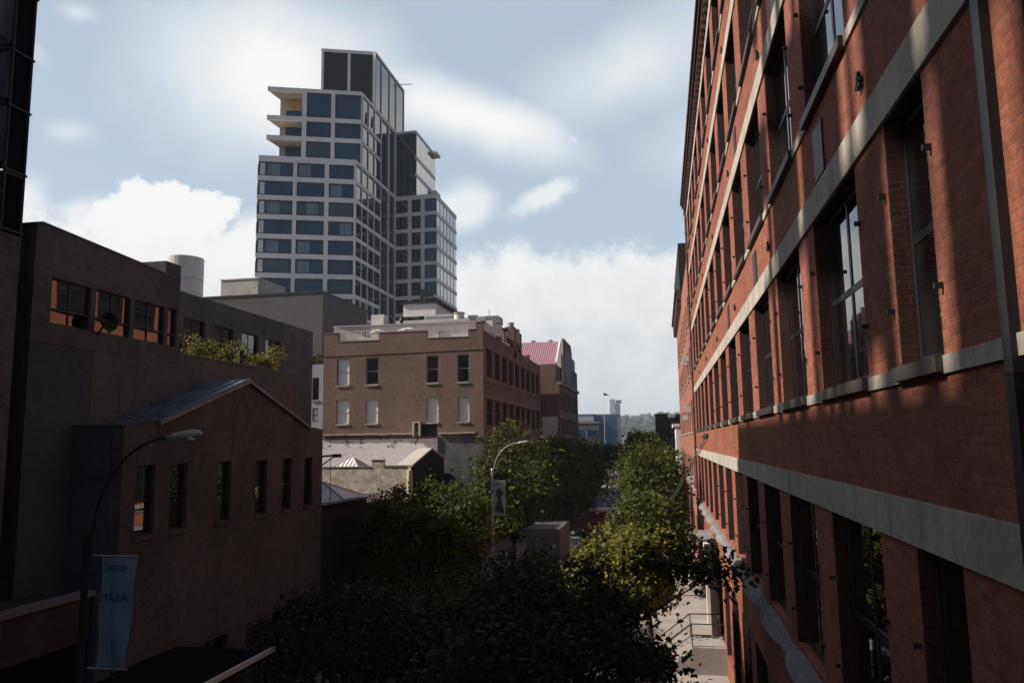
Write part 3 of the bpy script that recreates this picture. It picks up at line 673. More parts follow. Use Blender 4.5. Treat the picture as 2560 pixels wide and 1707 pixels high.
cb = thing('roof_bulkhead', 'cream rendered box on the roof of the grey block', 'bulkhead', (-61, 109, 20))
MB().box(-64.5, -58.4, 105, 113.3, 14, 24.85).build('wall', M['cream'], cb); MB().box(-64.6, -58.3, 104.9, 113.4, 24.852, 25.0).build('coping', M['white_metal'], cb)
mb_ = thing('back_lot_block', 'plain dark block under the pale water tank', 'building', (-46, 68, GZ))
MB().box(-58, -38, 64, 90, GZ, 2.5).build('wall', M['dark_brick'], mb_)

# ================================================================== MIDDLE: brick loft with the roof terrace
YB = 70.82
bb = thing('terrace_loft', 'brown brick loft with notched parapet and white roof terrace railing', 'building', (-24, 88, GZ))
cols_ = [(-30.8, -29.5), (-27.8, -26.55), (-21.72, -20.57), (-18.7, -17.57)]
rows_ = [(5.70, 8.30), (1.98, 4.28)]
b = MB(); hs = [(a, c, z0, z1) for a, c in cols_ for z0, z1 in rows_]+[(-22.35, -20.7, .72, 1.85)]
wall(b, 'y', YB, YB+.4, -32.2, -16.2, .62, 9.95, hs)
for a, c, zt in ((-32.2, -30.7, 10.82), (-26.54, -21.73, 10.68), (-17.63, -16.92, 10.63), (-16.92, -16.2, 11.3)): b.box(a, c, YB, YB+.4, 9.952, zt)
bays_s = [(72.2+3.75*k, 74.9+3.75*k) for k in range(9)]
wall(b, 'x', -16.6, -16.2, YB+.402, 106.2, GZ, 9.95, [(a, c, z0, z1) for a, c in bays_s for z0, z1 in ((6.3, 9.0), (1.6, 4.1), (-3.2, -.8))])
b.extr([(-16.2, YB+.402, 9.952), (-16.2, 106.2, 9.952), (-16.2, 106.2, 10.45), (-16.2, YB+.402, 10.6)], (-.4, 0, 0))
for y in (79, 88, 97): b.box(-16.65, -16.15, y, y+.5, 9.9, 11.0)
b.box(-32.2, -16.61, YB+.41, 106.2, GZ, 9.6); b.build('wall', M['brown_brick'], bb)
b = MB(); b.box(-20.64, -16.2, YB, YB+.4, GZ, .615); b.build('lower_wall', M['dark_brick'], bb)
MB().box(-32.2, -20.66, YB-.03, YB+.4, GZ, .615).build('painted_wall', M['peeling_paint'], bb)
b = MB(); x = -32.2
for a, c in ((-32.2, -22.5), (-20.5, -17.0)):
    x = a; b = MB()
    while x < c-.3:
        l = random.uniform(.7, 1.5); zz = .88+.28*(x-a)/12*0+random.uniform(-.025, .025); b.box(x, min(c, x+l-.03), YB-.22-random.uniform(0, .05), YB-.002, zz, zz+.14); x += l
    b.build('stone_ledge', M['stone'], bb)
MB().box(-32.2, -20.7, YB-.10, YB-.032, .50, .60).build('flashing', M['rust_red'], bb)
b = MB()
for a, c, zt in ((-32.2, -30.7, 10.82), (-30.7, -26.54, 9.95), (-26.54, -21.73, 10.68), (-21.73, -17.63, 9.95), (-17.63, -16.92, 10.63), (-16.92, -16.2, 11.3)):
    b.box(a+.01, c-.01, YB-.04, YB+.44, zt+.003, zt+.07)
b.build('coping', M['stone_dark'], bb)
for z0, z1, xa in ((8.72, 8.80, -32.2),): MB().hexa([(-32.2, YB-.05, 8.55), (-16.2, YB-.05, 8.72), (-16.2, YB-.002, 8.72), (-32.2, YB-.002, 8.55), (-32.2, YB-.05, 8.62), (-16.2, YB-.05, 8.79), (-16.2, YB-.002, 8.79), (-32.2, YB-.002, 8.62)]).build('string_course', M['brown_brick'], bb)
MB().box(-16.19, -16.10, YB+.41, 106, 5.75, 5.95).build('belt_course', M['brown_brick'], bb)
MB().box(-16.19, -16.05, YB+.41, 106, 4.2, 4.4).build('belt_course', M['stone_dark'], bb)
for i, (a, c) in enumerate(cols_):
    for j, (z0, z1) in enumerate(rows_):
        g = 'blind_glass' if (j == 1 or i == 0) else 'sash_glass'
        window(bb, 'F', YB, a, c, z0, z1, 1, 2, fr=.07, bar=.07, fmat='grey_metal' if j == 0 else 'white_metal' if j else 'frame_black', gmat=g, recess=.16, sill='stone')
window(bb, 'F', YB, -22.35, -20.7, .72, 1.85, 2, 1, fr=.06, fmat='frame_black', gmat='louvre_black', recess=.15)
MB().box(-22.95, -22.85, YB-.5, YB-.003, .7, 1.95).box(-22.35, -22.25, YB-.5, YB-.003, .7, 1.95).box(-22.95, -22.25, YB-.5, YB-.003, 1.952, 2.03).build('vent_frame', M['white_metal'], bb)
for a, c in bays_s:
    for z0, z1 in ((6.3, 9.0), (1.6, 4.1), (-3.2, -.8)): window(bb, 'R', -16.2, a, c, z0, z1, 2, 2, recess=.2, gmat='sash_glass')
# terrace railing
rl = thing('terrace_railing', 'white picket railing round the roof terrace of the brown loft', 'railing', (-24, YB+.9, 9.7))
b = MB(); yr = YB+.75
b.bar((-31.6, yr, 11.62), (-16.6, yr, 11.5), .07); b.bar((-31.6, yr, 10.35), (-16.6, yr, 10.35), .05); b.bar((-31.55, yr, 11.62), (-31.55, yr+13, 11.62), .07); b.bar((-31.55, yr, 10.35), (-31.55, yr+13, 10.35), .05)
b.bar((-30.65, YB+.2, 10.98), (-26.58, YB+.2, 10.98), .05); b.bar((-21.7, YB+.2, 10.98), (-17.66, YB+.2, 10.98), .05)
b.build('rail', M['white_metal'], rl)
b = MB()
for x in np.arange(-31.5, -16.6, .17): b.box(x, x+.035, yr-.015, yr+.015, 9.7, 11.5)
for y in np.arange(yr+.2, yr+13, .2): b.box(-31.565, -31.535, y, y+.035, 9.7, 11.6)
for a, c in ((-30.6, -26.6), (-21.65, -17.7)):
    for x in np.arange(a, c, .15): b.box(x, x+.03, YB+.19, YB+.21, 10.02, 10.96)
b.build('picket', M['white_metal'], rl)
# penthouse
ph = thing('penthouse', 'white rendered penthouse on the roof terrace of the brown loft', 'penthouse', (-24, 84, 9.6))
b = MB(); wall(b, 'y', 78, 78.3, -30.1, -17.9, 9.601, 12.5, [(-22.6, -21.3, 9.601, 11.7)]); b.box(-30.1, -17.9, 78.301, 92, 9.601, 12.49); b.box(-30.1, -28.7, 77.99, 79.4, 12.5, 13.75); b.build('wall', M['white_paint'], ph)
b = MB(); b.hexa([(-30.3, 77.7, 12.5), (-17.7, 77.7, 12.5), (-17.7, 92, 12.5), (-30.3, 92, 12.5), (-30.3, 77.7, 12.62), (-17.7, 77.7, 12.62), (-17.7, 92, 12.62), (-30.3, 92, 12.62)])
b.hexa([(-28.6, 78.1, 12.622), (-19.0, 78.1, 12.622), (-19.0, 91, 12.622), (-28.6, 91, 12.622), (-27.9, 80.0, 13.3), (-20.0, 80, 13.3), (-20, 90, 13.3), (-27.9, 90, 13.3)]); b.build('roof', M['roof_grey'], ph)
window(ph, 'F', 78, -22.6, -21.3, 9.62, 11.7, 2, 1, fmat='bronze', gmat='tan', recess=.08, name='door')
pb = thing('stair_bulkhead', 'white walled roof building stepping back to the brick chimney', 'bulkhead', (-16.9, 80, 9.6))
MB().hexa([(-17.6, 76.0, 9.601), (-16.65, 72.0, 9.601), (-16.65, 86.5, 9.601), (-17.6, 86.5, 9.601), (-17.6, 76, 11.3), (-16.65, 72.0, 10.95), (-16.65, 86.5, 11.1), (-17.6, 86.5, 11.4)]).box(-18.9, -17.0, 79.0, 86.4, 11.402, 12.75).build('wall', M['white_paint'], pb)
MB().box(-16.99, -16.9, 85.2, 85.3, 11.2, 12.5).box(-17.0, -16.6, 84.2, 85.8, 12.5, 12.65).build('drain_pipe', M['dark_metal'], pb)
for i, (x, y, h_) in enumerate(((-16.75, 87.6, 13.2), (-16.7, 91.0, 12.9))):
    t = thing('chimney', ['taller brick chimney behind the terrace railing', 'shorter brick chimney at the far end of the terrace loft'][i], 'chimney', (x, y, 10), 0, 'chimneys on the terrace loft')
    MB().box(x-.55, x+.55, y-.6, y+.6, 9.6, h_).build('stack', M['brown_brick'], t); MB().tube([(x, y, h_), (x, y, h_+.55)], .42, 12).build('pot', M['stone'], t)
# roof plant
def hvac(x0, x1, y0, y1, z0, z1, label, mat='white_metal', grp='roof machines on the terrace loft'):
    t = thing('air_handler', label, 'roof unit', ((x0+x1)/2, (y0+y1)/2, z0), 0, grp)
    MB().box(x0, x1, y0, y1, z0+.25, z1).build('case', M[mat], t)
    b = MB()
    for i in range(int((x1-x0)/.22)): b.box(x0+.1+i*.22, x0+.2+i*.22, y0-.03, y0-.002, z0+.4, z1-.15)
    b.build('grille', M['grey_metal'], t)
    b = MB()
    for x in (x0+.1, x1-.2):
        for y in (y0+.1, y1-.2): b.box(x, x+.1, y, y+.1, z0, z0+.249)
    b.build('foot', M['dark_metal'], t)
big = thing('cooling_unit', 'large white metal roof unit in front of the glass tower', 'roof unit', (-28, 88, 13))
MB().box(-29.9, -25.9, 88, 98, 15.1, 16.6).build('case', M['white_paint'], big); MB().box(-30.2, -25.7, 87.8, 98, 16.602, 16.8).build('lid', M['dark_metal'], big)
b = MB()
for x in (-29.6, -28, -26.2): b.box(x, x+.3, 88.3, 96, 12.6, 15.098)
b.build('foot', M['dark_metal'], big)
dn = thing('roof_stair', 'black stepped steel stair enclosure on top of the white roof unit', 'roof stair', (-27, 92, 15.6))
b = MB(); 
for i in range(9): b.box(-28.7+.36*i, -28.4+.36*i+.062, 91, 97, 16.802, 19.0-.25*i)
b.box(-30.0, -25.5, 88.5, 97.2, 16.802, 17.1); b.build('enclosure', M['louvre_black'], dn)
b = MB(); b.bar((-28.2, 90.9, 17.9), (-25.8, 90.9, 17.9), .06); b.bar((-28.2, 90.9, 17.1), (-28.2, 90.9, 17.9), .06); b.bar((-25.8, 90.9, 17.1), (-25.8, 90.9, 17.9), .06); b.build('handrail', M['grey_metal'], dn)
hvac(-25.4, -22.2, 82, 85, 13.3, 14.15, 'low wide white roof unit on the penthouse roof')
t = thing('exhaust_fan', 'pale round exhaust fan on the penthouse roof', 'roof fan', (-20.8, 80, 12.6), 0, 'roof machines on the terrace loft')
MB().tube([(-20.9, 80, 12.62), (-20.9, 80, 13.75)], .55, 18).build('drum', M['white_metal'], t); MB().tube([(-20.9, 80, 13.75), (-20.9, 80, 13.9)], .62, 18).build('cap', M['grey_metal'], t)
hvac(-20.2, -19.2, 81, 82.2, 12.7, 13.75, 'dark square condenser beside the round exhaust fan', 'grey_metal')
hvac(-19.0, -18.0, 80, 81.2, 12.76, 13.4, 'small grey condenser beside the thin antenna', 'lamp_grey')
hvac(-18.5, -17.0, 82, 84.5, 12.76, 13.75, 'wide grey condenser beside the brick chimneys', 'grey_metal')
tag(MB().tube([(-18.9, 86, 12.6), (-18.9, 86, 15.2)], .035, 6).build('antenna', M['dark_metal']), 'thin upright antenna on the penthouse roof', 'antenna')
t = thing('roof_vent', 'small black mushroom vent on the terrace railing line', 'vent', (-26.6, 76.5, 12.4)); MB().tube([(-26.65, 77.9, 12.5), (-26.65, 77.9, 12.95)], .16, 10).build('pipe', M['dark_metal'], t); MB().tube([(-26.65, 77.9, 12.95), (-26.65, 77.9, 13.3)], [.34, .15], 12).build('cap', M['dark_metal'], t)
for i, (x, y) in enumerate(((-28.3, 75.2), (-24.9, 75.0))):
    t = thing('parasol', ['open white parasol at the left of the roof terrace', 'open white parasol in the middle of the roof terrace'][i], 'parasol', (x, y, 9.6), 0, 'parasols on the roof terrace')
    b = MB(); n = 8; pr_ = (.85, 1.15)[i]; top = (x, y, 11.75); rim = [(x+pr_*math.cos(2*math.pi*k/n), y+pr_*math.sin(2*math.pi*k/n), 11.45) for k in range(n)]
    for k in range(n): b.poly([rim[k], rim[(k+1) % n], top]); b.poly([rim[k], (rim[k][0], rim[k][1], 11.32), (rim[(k+1) % n][0], rim[(k+1) % n][1], 11.32), rim[(k+1) % n]])
    b.build('canopy', M['white_paint'], t); MB().tube([(x, y, 9.6), (x, y, 11.7)], .04, 6).build('pole', M['white_metal'], t)

# ---- low buildings between the gabled house and the loft
sb = thing('low_shop', 'one storey dark building with a flat roof beyond the gabled house', 'building', (-20, 48, GZ))
MB().box(-23.9, -16.2, 35.70, 45.6, GZ, -3.3).box(-16.6, -16.2, 35.70, 41.5, -3.298, -2.95).box(-23.9, -16.2, 45.601, 59.7, GZ, -6.6).build('wall', M['black_brick'], sb); MB().box(-16.7, -16.1, 35.70, 41.55, -2.948, -2.88).build('coping', M['dark_metal'], sb)
MB().box(-18.2, -16.75, 41.2, 45.5, -3.298, -2.95).build('roof_slab', M['white_paint'], sb)
def skylight(x0, x1, y0, y1, z0, z1, label, hip=.35):
    t = thing('skylight', label, 'skylight', ((x0+x1)/2, (y0+y1)/2, z0), 0, 'pyramid skylights on the low roofs')
    xm0, xm1 = x0+(x1-x0)*hip, x1-(x1-x0)*hip; ym = (y0+y1)/2
    A, B, C, D_, E1, E2 = (x0, y0, z0), (x1, y0, z0), (x1, y1, z0), (x0, y1, z0), (xm0, ym, z1), (xm1, ym, z1)
    MB().poly([A, B, E2, E1]).poly([B, C, E2]).poly([C, D_, E1, E2]).poly([D_, A, E1]).build('pane', M['blind_glass'], t)
    b = MB()
    for p, q in ((A, E1), (B, E2), (C, E2), (D_, E1), (E1, E2), (A, B), (B, C), (C, D_), (D_, A)): b.bar((p[0], p[1], p[2]+.03), (q[0], q[1], q[2]+.03), .10)
    for f in np.linspace(.12, .88, 7):
        u = f; px = x0+(x1-x0)*u; pz = min((px-x0)/max(xm0-x0, .01), (x1-px)/max(x1-xm1, .01), 1.0)
        b.bar((px, y0, z0+.03), (px, y0+(ym-y0)*pz, z0+(z1-z0)*pz+.03), .05)
    b.build('glazing_bar', M['white_metal'], t)
    MB().box(x0-.05, x1+.05, y0-.05, y1+.05, z0-.25, z0-.01).build('kerb', M['grey_metal'], t)
skylight(-22.2, -16.95, 40.8, 44.6, -3.2, -2.15, 'large pyramid skylight on the low roof beside the gabled house', .45)
ww = thing('stucco_house', 'low pale stucco house with a dark gable towards the street', 'building', (-25, 65, GZ))
b = MB(); b.box(-29.6, -19.72, 60, 60.4, GZ, -1.84).box(-23.0, -22.0, 60, 60.4, -1.838, -1.3).box(-23.3, -21.7, 60, 60.4, -1.837, -1.55) if False else b.box(-29.6, -19.72, 60, 60.4, GZ, -1.84).box(-23.0, -22.0, 60, 60.4, -1.838, -1.3)
b.build('front_wall', M['rough_stucco'], ww)
MB().box(-29.6, -23.01, 59.96, 60.44, -1.838, -1.76).box(-21.99, -20.1, 59.96, 60.44, -1.838, -1.70).box(-23.05, -21.95, 59.96, 60.44, -1.298, -1.22).build('coping', M['stone_dark'], ww)
MB().tube([(-19.78, 59.95, GZ), (-19.78, 59.95, -2.1)], .22, 10).build('corner_pier', M['rough_stucco'], ww)
MB().extr([(-19.7, 60.02, GZ), (-19.7, 69.6, GZ), (-19.7, 69.6, -1.40), (-19.7, 65.5, -.55), (-19.7, 60.02, -1.84)], (-.35, 0, 0)).build('gable_wall', M['black_brick'], ww)
b = MB()
for (ya, za), (yb_, zb) in (((60.0, -1.83), (65.5, -.54)), ((65.5, -.54), (69.6, -1.39))):
    b.hexa([(-20.9, ya, za), (-19.6, ya, za), (-19.6, yb_, zb), (-20.9, yb_, zb), (-20.9, ya, za+.16), (-19.6, ya, za+.16), (-19.6, yb_, zb+.16), (-20.9, yb_, zb+.16)])
b.build('raking_coping', M['cream'], ww)
MB().box(-29.6, -20.06, 60.41, 70.7, GZ, -2.3).build('roof', M['roof_grey'], ww)
skylight(-27.4, -24.7, 61.5, 64.5, -2.05, -1.1, 'small pyramid skylight behind the pale stucco wall', .42)
wc = thing('clapboard_house', 'narrow pale blue house squeezed beside the brown loft', 'building', (-35, 75, GZ))
b = MB(); wall(b, 'y', 71.5, 71.8, -38, -32.23, GZ, 7.9, [(-33.65, -32.95, 4.4, 6.6), (-33.6, -33.0, 2.3, 3.6)]); b.box(-38, -32.23, 71.81, 84, GZ, 7.85); b.build('wall', M['pale_cladding'], wc)
window(wc, 'F', 71.5, -33.65, -32.95, 4.4, 6.6, 1, 2, recess=.1, sill='grey_metal'); window(wc, 'F', 71.5, -33.6, -33.0, 2.3, 3.6, 1, 2, recess=.1, gmat='blind_glass')

# ---- loft 2 with the striped roof
Y2 = 107.0; XB = -13.7
s2 = thing('striped_roof_building', 'brown brick building with a pink and white striped sloping roof', 'building', (-16, 118, GZ))
b = MB(); b.box(-34, XB-.41, Y2, 131.4, GZ, 8.0); bs = [(108.2+2.9*k, 109.9+2.9*k) for k in range(8)]
wall(b, 'x', XB-.4, XB, Y2, 131.4, GZ, 7.9, [(a, c, z0, z1) for a, c in bs for z0, z1 in ((4.4, 7.0), (1.0, 3.2))])
b.box(-34, -14.2, Y2+.01, 130, 8.001, 10.75); b.build('wall', M['brown_brick'], s2)
for a, c in bs:
    for z0, z1 in ((4.4, 7.0), (1.0, 3.2)): window(s2, 'R', XB, a, c, z0, z1, 1, 2, recess=.2)
MB().box(XB-.4, XB+.3, Y2, 131.5, 7.902, 8.3).build('cornice', M['stone_dark'], s2)
MB().box(-16.2, -14.0, Y2-.06, Y2-.002, -4, 3.45).build('painted_panel', M['white_paint'], s2)
nseg = 10; b = MB()
cur = [(Y2+.1+t*4.9, 10.76+3.75*t) for t in np.linspace(0, 1, nseg)]
for (ya, za), (yb_, zb) in zip(cur, cur[1:]):
    b.hexa([(-34, ya, za-.1), (-13.95, ya, za-.1), (-13.95, yb_, zb-.1), (-34, yb_, zb-.1), (-34, ya, za), (-13.95, ya, za), (-13.95, yb_, zb), (-34, yb_, zb)])
b.build('roof', M['striped_roof'], s2)
b = MB()
for (ya, za), (yb_, zb) in zip(cur, cur[1:]): b.hexa([(-14.2, ya-.1, za+.01), (-13.93, ya-.1, za+.01), (-13.93, yb_-.1, zb+.01), (-14.2, yb_-.1, zb+.01), (-14.2, ya-.1, za+.3), (-13.93, ya-.1, za+.3), (-13.93, yb_-.1, zb+.3), (-14.2, yb_-.1, zb+.3)])
b.box(-13.98, -13.74, 112.5, 112.69, 8.3, 14.9)
b.build('roof_trim', M['white_paint'], s2)
MB().box(-34, -14.2, 113.6, 128, 10.76, 14.55).build('attic_wall', M['white_paint'], s2)
b = MB(); b.extr([(XB, 112.7, 8.302), (XB, 124.0, 8.302), (XB, 124.0, 14.0), (XB, 122.6, 15.1), (XB, 113.3, 15.15), (XB, 112.7, 14.8)], (-.24, 0, 0)); b.box(XB-.5, XB-.02, 124.6, 131.3, 8.303, 11.4); b.build('gable_parapet', M['brown_brick'], s2)
MB().extr([(XB+.05, 114.0, 8.8), (XB+.05, 122.5, 8.8), (XB+.05, 122.5, 13.6), (XB+.05, 114.0, 13.6)], (-.045, 0, 0)).build('gable_panel', M['roof_grey'], s2)
MB().box(-14.6, -13.9, 127, 130, 11.4, 13.4).build('bulkhead', M['pale_cladding'], s2)
for i, x in enumerate((-18.3, -15.7)):
    t = thing('roof_ventilator', ['pale round ventilator at the left on the striped roof ridge', 'pale round ventilator at the right on the striped roof ridge'][i], 'vent', (x, 113.8, 14.5), 0, 'ventilators on the striped roof'); MB().tube([(x, 113.8, 14.5), (x, 113.8, 14.85)], .22, 10).build('pipe', M['white_metal'], t); MB().tube([(x, 113.8, 14.85), (x, 113.8, 15.05)], [.5, .2], 12).build('cap', M['grey_metal'], t)

# ================================================================== TALL GLASS TOWER
tw = thing('glass_tower', 'tall stepped apartment tower of blue glass in a white concrete grid', 'tower', (-58, 135, GZ))
XT = -51.5
def fdir(a, b): d = Vector((b[0]-a[0], b[1]-a[1], 0)); return d.normalized(), d.length
A1, B1 = Vector((-66.8, 119.3, 0)), Vector((XT, 125.2, 0))
d1, L1 = fdir(A1, B1); n1v = Vector((d1.y, -d1.x, 0)); rz1 = math.atan2(d1.y, d1.x)
ROWT = [49.0-3.43*i for i in range(11)]
core = MB()
ins = .22
def plan(a, b, back, xr):   # core plan polygon inset behind the grid
    return [(a.x-n1v.x*ins+.15, a.y-n1v.y*ins), (b.x-n1v.x*ins-.02, b.y-n1v.y*ins+.1), (xr-ins, b.y+.4), (xr-ins, back), (a.x-3, back)]
core.prism(plan(A1, B1, 147, XT), GZ, 49.9)
A2, B2 = Vector((-61.4, 124.05, 0)), Vector((XT, 127.7, 0)); d2, L2 = fdir(A2, B2); n2v = Vector((d2.y, -d2.x, 0)); rz2 = math.atan2(d2.y, d2.x)
core.prism([(A2.x+.25, A2.y+.3), (B2.x-.2, B2.y+.25), (XT-ins, B2.y+.5), (XT-ins, 147), (-67, 147), (-66.4, 129.5), (-62.0, 128.0)], 49.901, 63.6)
A3, B3 = Vector((-61.1, 131.15, 0)), Vector((XT, 134.6, 0)); d3, L3 = fdir(A3, B3); rz3 = math.atan2(d3.y, d3.x)
core.prism([(A3.x+.25, A3.y+.3), (B3.x-.2, B3.y+.25), (XT-ins, B3.y+.5), (XT-ins, 151.5), (-62.5, 151.5)], 63.601, 75.0)
YD = 146.4; XD = -42.95
core.box(XT-.2, XD-ins, YD+ins, 162.2, GZ, 49.6); core.box(XT-.2, -47.4-ins+.2, YD+ins, 161, 49.601, 63.4)
core.build('core_wall', M['tower_side_glass'], tw)
grid = MB()
def along(a, d, s, out, z):  # point at distance s along the face, out = metres in front of it
    n = Vector((d.y, -d.x, 0)); p = a+d*s+n*out; return (p.x, p.y, z)
def slabbar(a, d, s0, s1, o0, o1, z0, z1):
    grid.hexa([along(a, d, s0, o0, z0), along(a, d, s1, o0, z0), along(a, d, s1, o1, z0), along(a, d, s0, o1, z0), along(a, d, s0, o0, z1), along(a, d, s1, o0, z1), along(a, d, s1, o1, z1), along(a, d, s0, o1, z1)][::1])
def front_face(a, d, L, rz, bays, rows, piers, label=None, o=.12):
    n = Vector((d.y, -d.x, 0))
    for s0, s1 in bays:
        for z0, z1 in rows:
            c = a+d*((s0+s1)/2)+n*(-.06)
            window(tw, 'F', 0, 0, s1-s0, z0, z1, 3, 1, fr=.22, bar=.07, gmat='tower_glass', rz=rz, xy=(c.x, c.y))
    for s0, s1, z0, z1 in piers: slabbar(a, d, s0, s1, o, -.22, z0, z1)
ft = lambda *f: [(L1*a, L1*b) for a, b in f]
rows1 = [(z-2.58, z) for z in ROWT[:10]]
b1 = ft((-.004, .350), (.390, .676), (.722, .985))
piers = [(L1*.350, L1*.390, 18.1, 50.06), (L1*.676, L1*.722, 18.1, 50.06), (L1*.985, L1*1.004, 18.1, 50.06)]
front_face(A1, d1, L1, rz1, b1, rows1, piers)
cur_m = MB().box(-.42, .42, .035, .045, .2, 2.38).mesh('curtain', M['white_paint']); bl_m = MB().box(-1.0, 1.0, .036, .046, .25, 2.3).mesh('blind', M['tower_blind'])
rt = random.Random(4)
for r_, (z0, z1) in enumerate(rows1[:9]):
    for c_, (s0, s1) in enumerate(b1):
        if c_ == 0: ss = [(s0+.62, cur_m)] + ([(s0+2.6, bl_m)] if r_ in (0, 2, 4) else [])
        else: ss = [(s0+rt.choice([1.3, 2.6, 3.0]), bl_m)] if rt.random() < .45 else []
        for sv, me_ in ss:
            n_ = Vector((d1.y, -d1.x, 0)); c = A1+d1*sv+n_*(-.065); o_ = origin(tw); inst(me_, me_.name.split('.')[0], tw, (c.x-o_.x, c.y-o_.y, z0-o_.z), rz1)
for i, z in enumerate([50.07]+[r[0] for r in rows1]):       # horizontal bands, proud of the piers by 2 cm
    z0 = ROWT[0] if i == 0 else z-.85; z1 = z
    slabbar(A1, d1, -.1, L1+.03, .14, -.4, z0, z1-(0 if i == 0 else 0))
# left return of the corner glass
lw_ = Vector((-.52, .85, 0)).normalized()
for z0, z1 in rows1[:9]:
    c = A1+lw_*1.6; window(tw, 'F', 0, 0, 3.0, z0, z1, 2, 1, fr=.18, bar=.07, gmat='tower_glass', rz=math.atan2(-lw_.y, -lw_.x), xy=(c.x-.12, c.y))
for i, z in enumerate([50.07]+[r[0] for r in rows1]):
    z0 = ROWT[0] if i == 0 else z-.85; q = A1+lw_*3.4; a_ = A1+Vector((-.1, 0, 0)); grid.hexa([(a_.x, a_.y, z0+.002), (a_.x+.5, a_.y+.3, z0+.002), (q.x+.5, q.y, z0+.002), (q.x, q.y, z0+.002), (a_.x, a_.y, z-.002), (a_.x+.5, a_.y+.3, z-.002), (q.x+.5, q.y, z-.002), (q.x, q.y, z-.002)])
# upper setback block front
rows2 = [(58.55, 63.2), (54.85, 57.75), (50.1, 54.05)]
b2_ = [(.85, 5.15), (5.85, L2-.12)]
front_face(A2, d2, L2, rz2, b2_, rows2, [(.05, .85, 50.07, 63.9), (5.15, 5.85, 50.07, 63.9), (L2-.12, L2+.02, 50.07, 63.9)])
for z0, z1, ext in ((63.2, 63.9, 6.0), (57.75, 58.55, 6.0), (54.05, 54.85, 6.0)):
    slabbar(A2, d2, -ext, L2+.03, .14, -.4, z0, z1)
    q = A2-d2*ext; MB().prism([(q.x+.01, q.y+.41), (A2.x+.3, A2.y+.41), (-62.2, 128.3), (-66.5, 129.6)], z0+.02, z1-.02).build('balcony_slab', M['cream'], tw)   # balcony slab
grid_o = grid
rec = MB().prism([(-66.7, 126.1), (-62.1, 127.6), (-62.1, 127.8), (-66.7, 126.3)], 50.08, 63.2); rec.build('balcony_wall', M['cream'], tw)
MB().prism([(-64.9, 126.2), (-62.3, 127.1), (-62.3, 127.5), (-64.9, 126.5)], 61.0, 63.1).build('balcony_soffit', M['tan'], tw)
cxy = Vector((-63.5, 126.7, 0))
for z0, z1 in ((58.6, 60.9), (54.9, 57.7), (50.2, 54.0)): window(tw, 'F', 0, 0, 3.2, z0, z1, 2, 1, fr=.12, gmat='tower_glass', rz=rz2, xy=(cxy.x-.4, cxy.y-.30))
gl_ = MB()
for z in (63.9, 58.55, 54.85):
    pass
# top box
for s0, s1 in ((.45, L3/2-.2), (L3/2+.35, L3-.55)):
    c = A3+d3*((s0+s1)/2); window(tw, 'F', 0, 0, s1-s0, 63.95, 74.6, 1, 1, fr=.05, gmat='louvre_black', rz=rz3, xy=(c.x, c.y-.0))
for s0, s1 in ((0, .45), (L3/2-.2, L3/2+.35), (L3-.55, L3+.02)): slabbar(A3, d3, s0, s1, .1, -.2, 63.62, 75.2)
slabbar(A3, d3, -.05, L3+.03, .12, -.4, 74.6, 75.22)
# right face along the street
VY = [125.4, 128.2, 131.2, 134.3, 137.8, 142.4, 146.35]
def rbar(y0, y1, z0, z1, o=.1): grid.box(XT-.2, XT+o, y0, y1, z0, z1)
for i, y in enumerate(VY):
    top = 50 if y < 127 else 63.9 if y < 134 else 75.2 if y > 134.2 else 63.9
    rbar(y-.11, y+.11, 15, top)
rbar(151.2, 151.5, 63.6, 75.2)
for i, z in enumerate([50.07]+[r[0] for r in rows1]):
    z0 = ROWT[0] if i == 0 else z-.85
    full = abs(z-50.07) < .1 or i in (3, 6, 9)
    rbar(125.52, VY[-1] if full else VY[4], z0+.2 if i else z0+.5, z-.01 if i else 50.05, .13)
for z0, z1, ye in ((63.3, 63.9, 151.4), (57.85, 58.4, VY[4]), (54.15, 54.7, VY[4])): rbar(127.9, ye, z0, z1, .13)
rbar(134.8, 151.4, 74.75, 75.2, .13)
right = MB()    # panes between those bars
def rpane(y0, y1, z0, z1, tilt=0.0):
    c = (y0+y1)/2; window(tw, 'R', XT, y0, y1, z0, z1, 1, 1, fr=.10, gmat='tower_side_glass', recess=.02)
for (ya, yb_) in zip(VY[:4], VY[1:5]):
    for z0, z1 in rows1[:7]: rpane(ya+.12, yb_-.12, z0+.02, z1+.18)
for ya, yb_ in zip(VY[1:4], VY[2:5]):
    for z0, z1 in rows2: rpane(ya+.12, yb_-.12, z0+.02, z1+.05)
for z0, z1 in ((63.95, 74.7),):
    for ya, yb_ in ((134.7, 137.8), (137.8, 142.4), (142.4, 146.35), (146.35, 151.2)): rpane(ya+.12, yb_-.14, z0, z1)
# second wing D facing the camera, and its taller setback part
cd = [(XT+.12, -48.85), (-48.05, -46.1), (-45.3, XD-.02)]
for x0, x1 in cd:
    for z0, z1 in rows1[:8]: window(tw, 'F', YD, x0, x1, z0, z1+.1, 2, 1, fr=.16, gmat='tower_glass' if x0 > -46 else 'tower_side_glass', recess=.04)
for x0, x1 in ((-48.85, -48.05), (-46.1, -45.3)): grid.box(x0, x1, YD-.1, YD+.3, 15, 49.98)
for i, z in enumerate([50.0]+[r[0] for r in rows1]):
    z0 = ROWT[0]+.1 if i == 0 else z-.75; grid.box(XT+.12, XD+.05, YD-.13, YD+.35, z0, z)
    grid.box(XD-.35, XD+.13, YD+.36, 162.2, z0, z)
XU = -47.3
for z0, z1 in rows2: window(tw, 'F', YD+.4, XT+.2, XU, z0, z1, 1, 1, fr=.14, gmat='tower_side_glass', recess=.04)
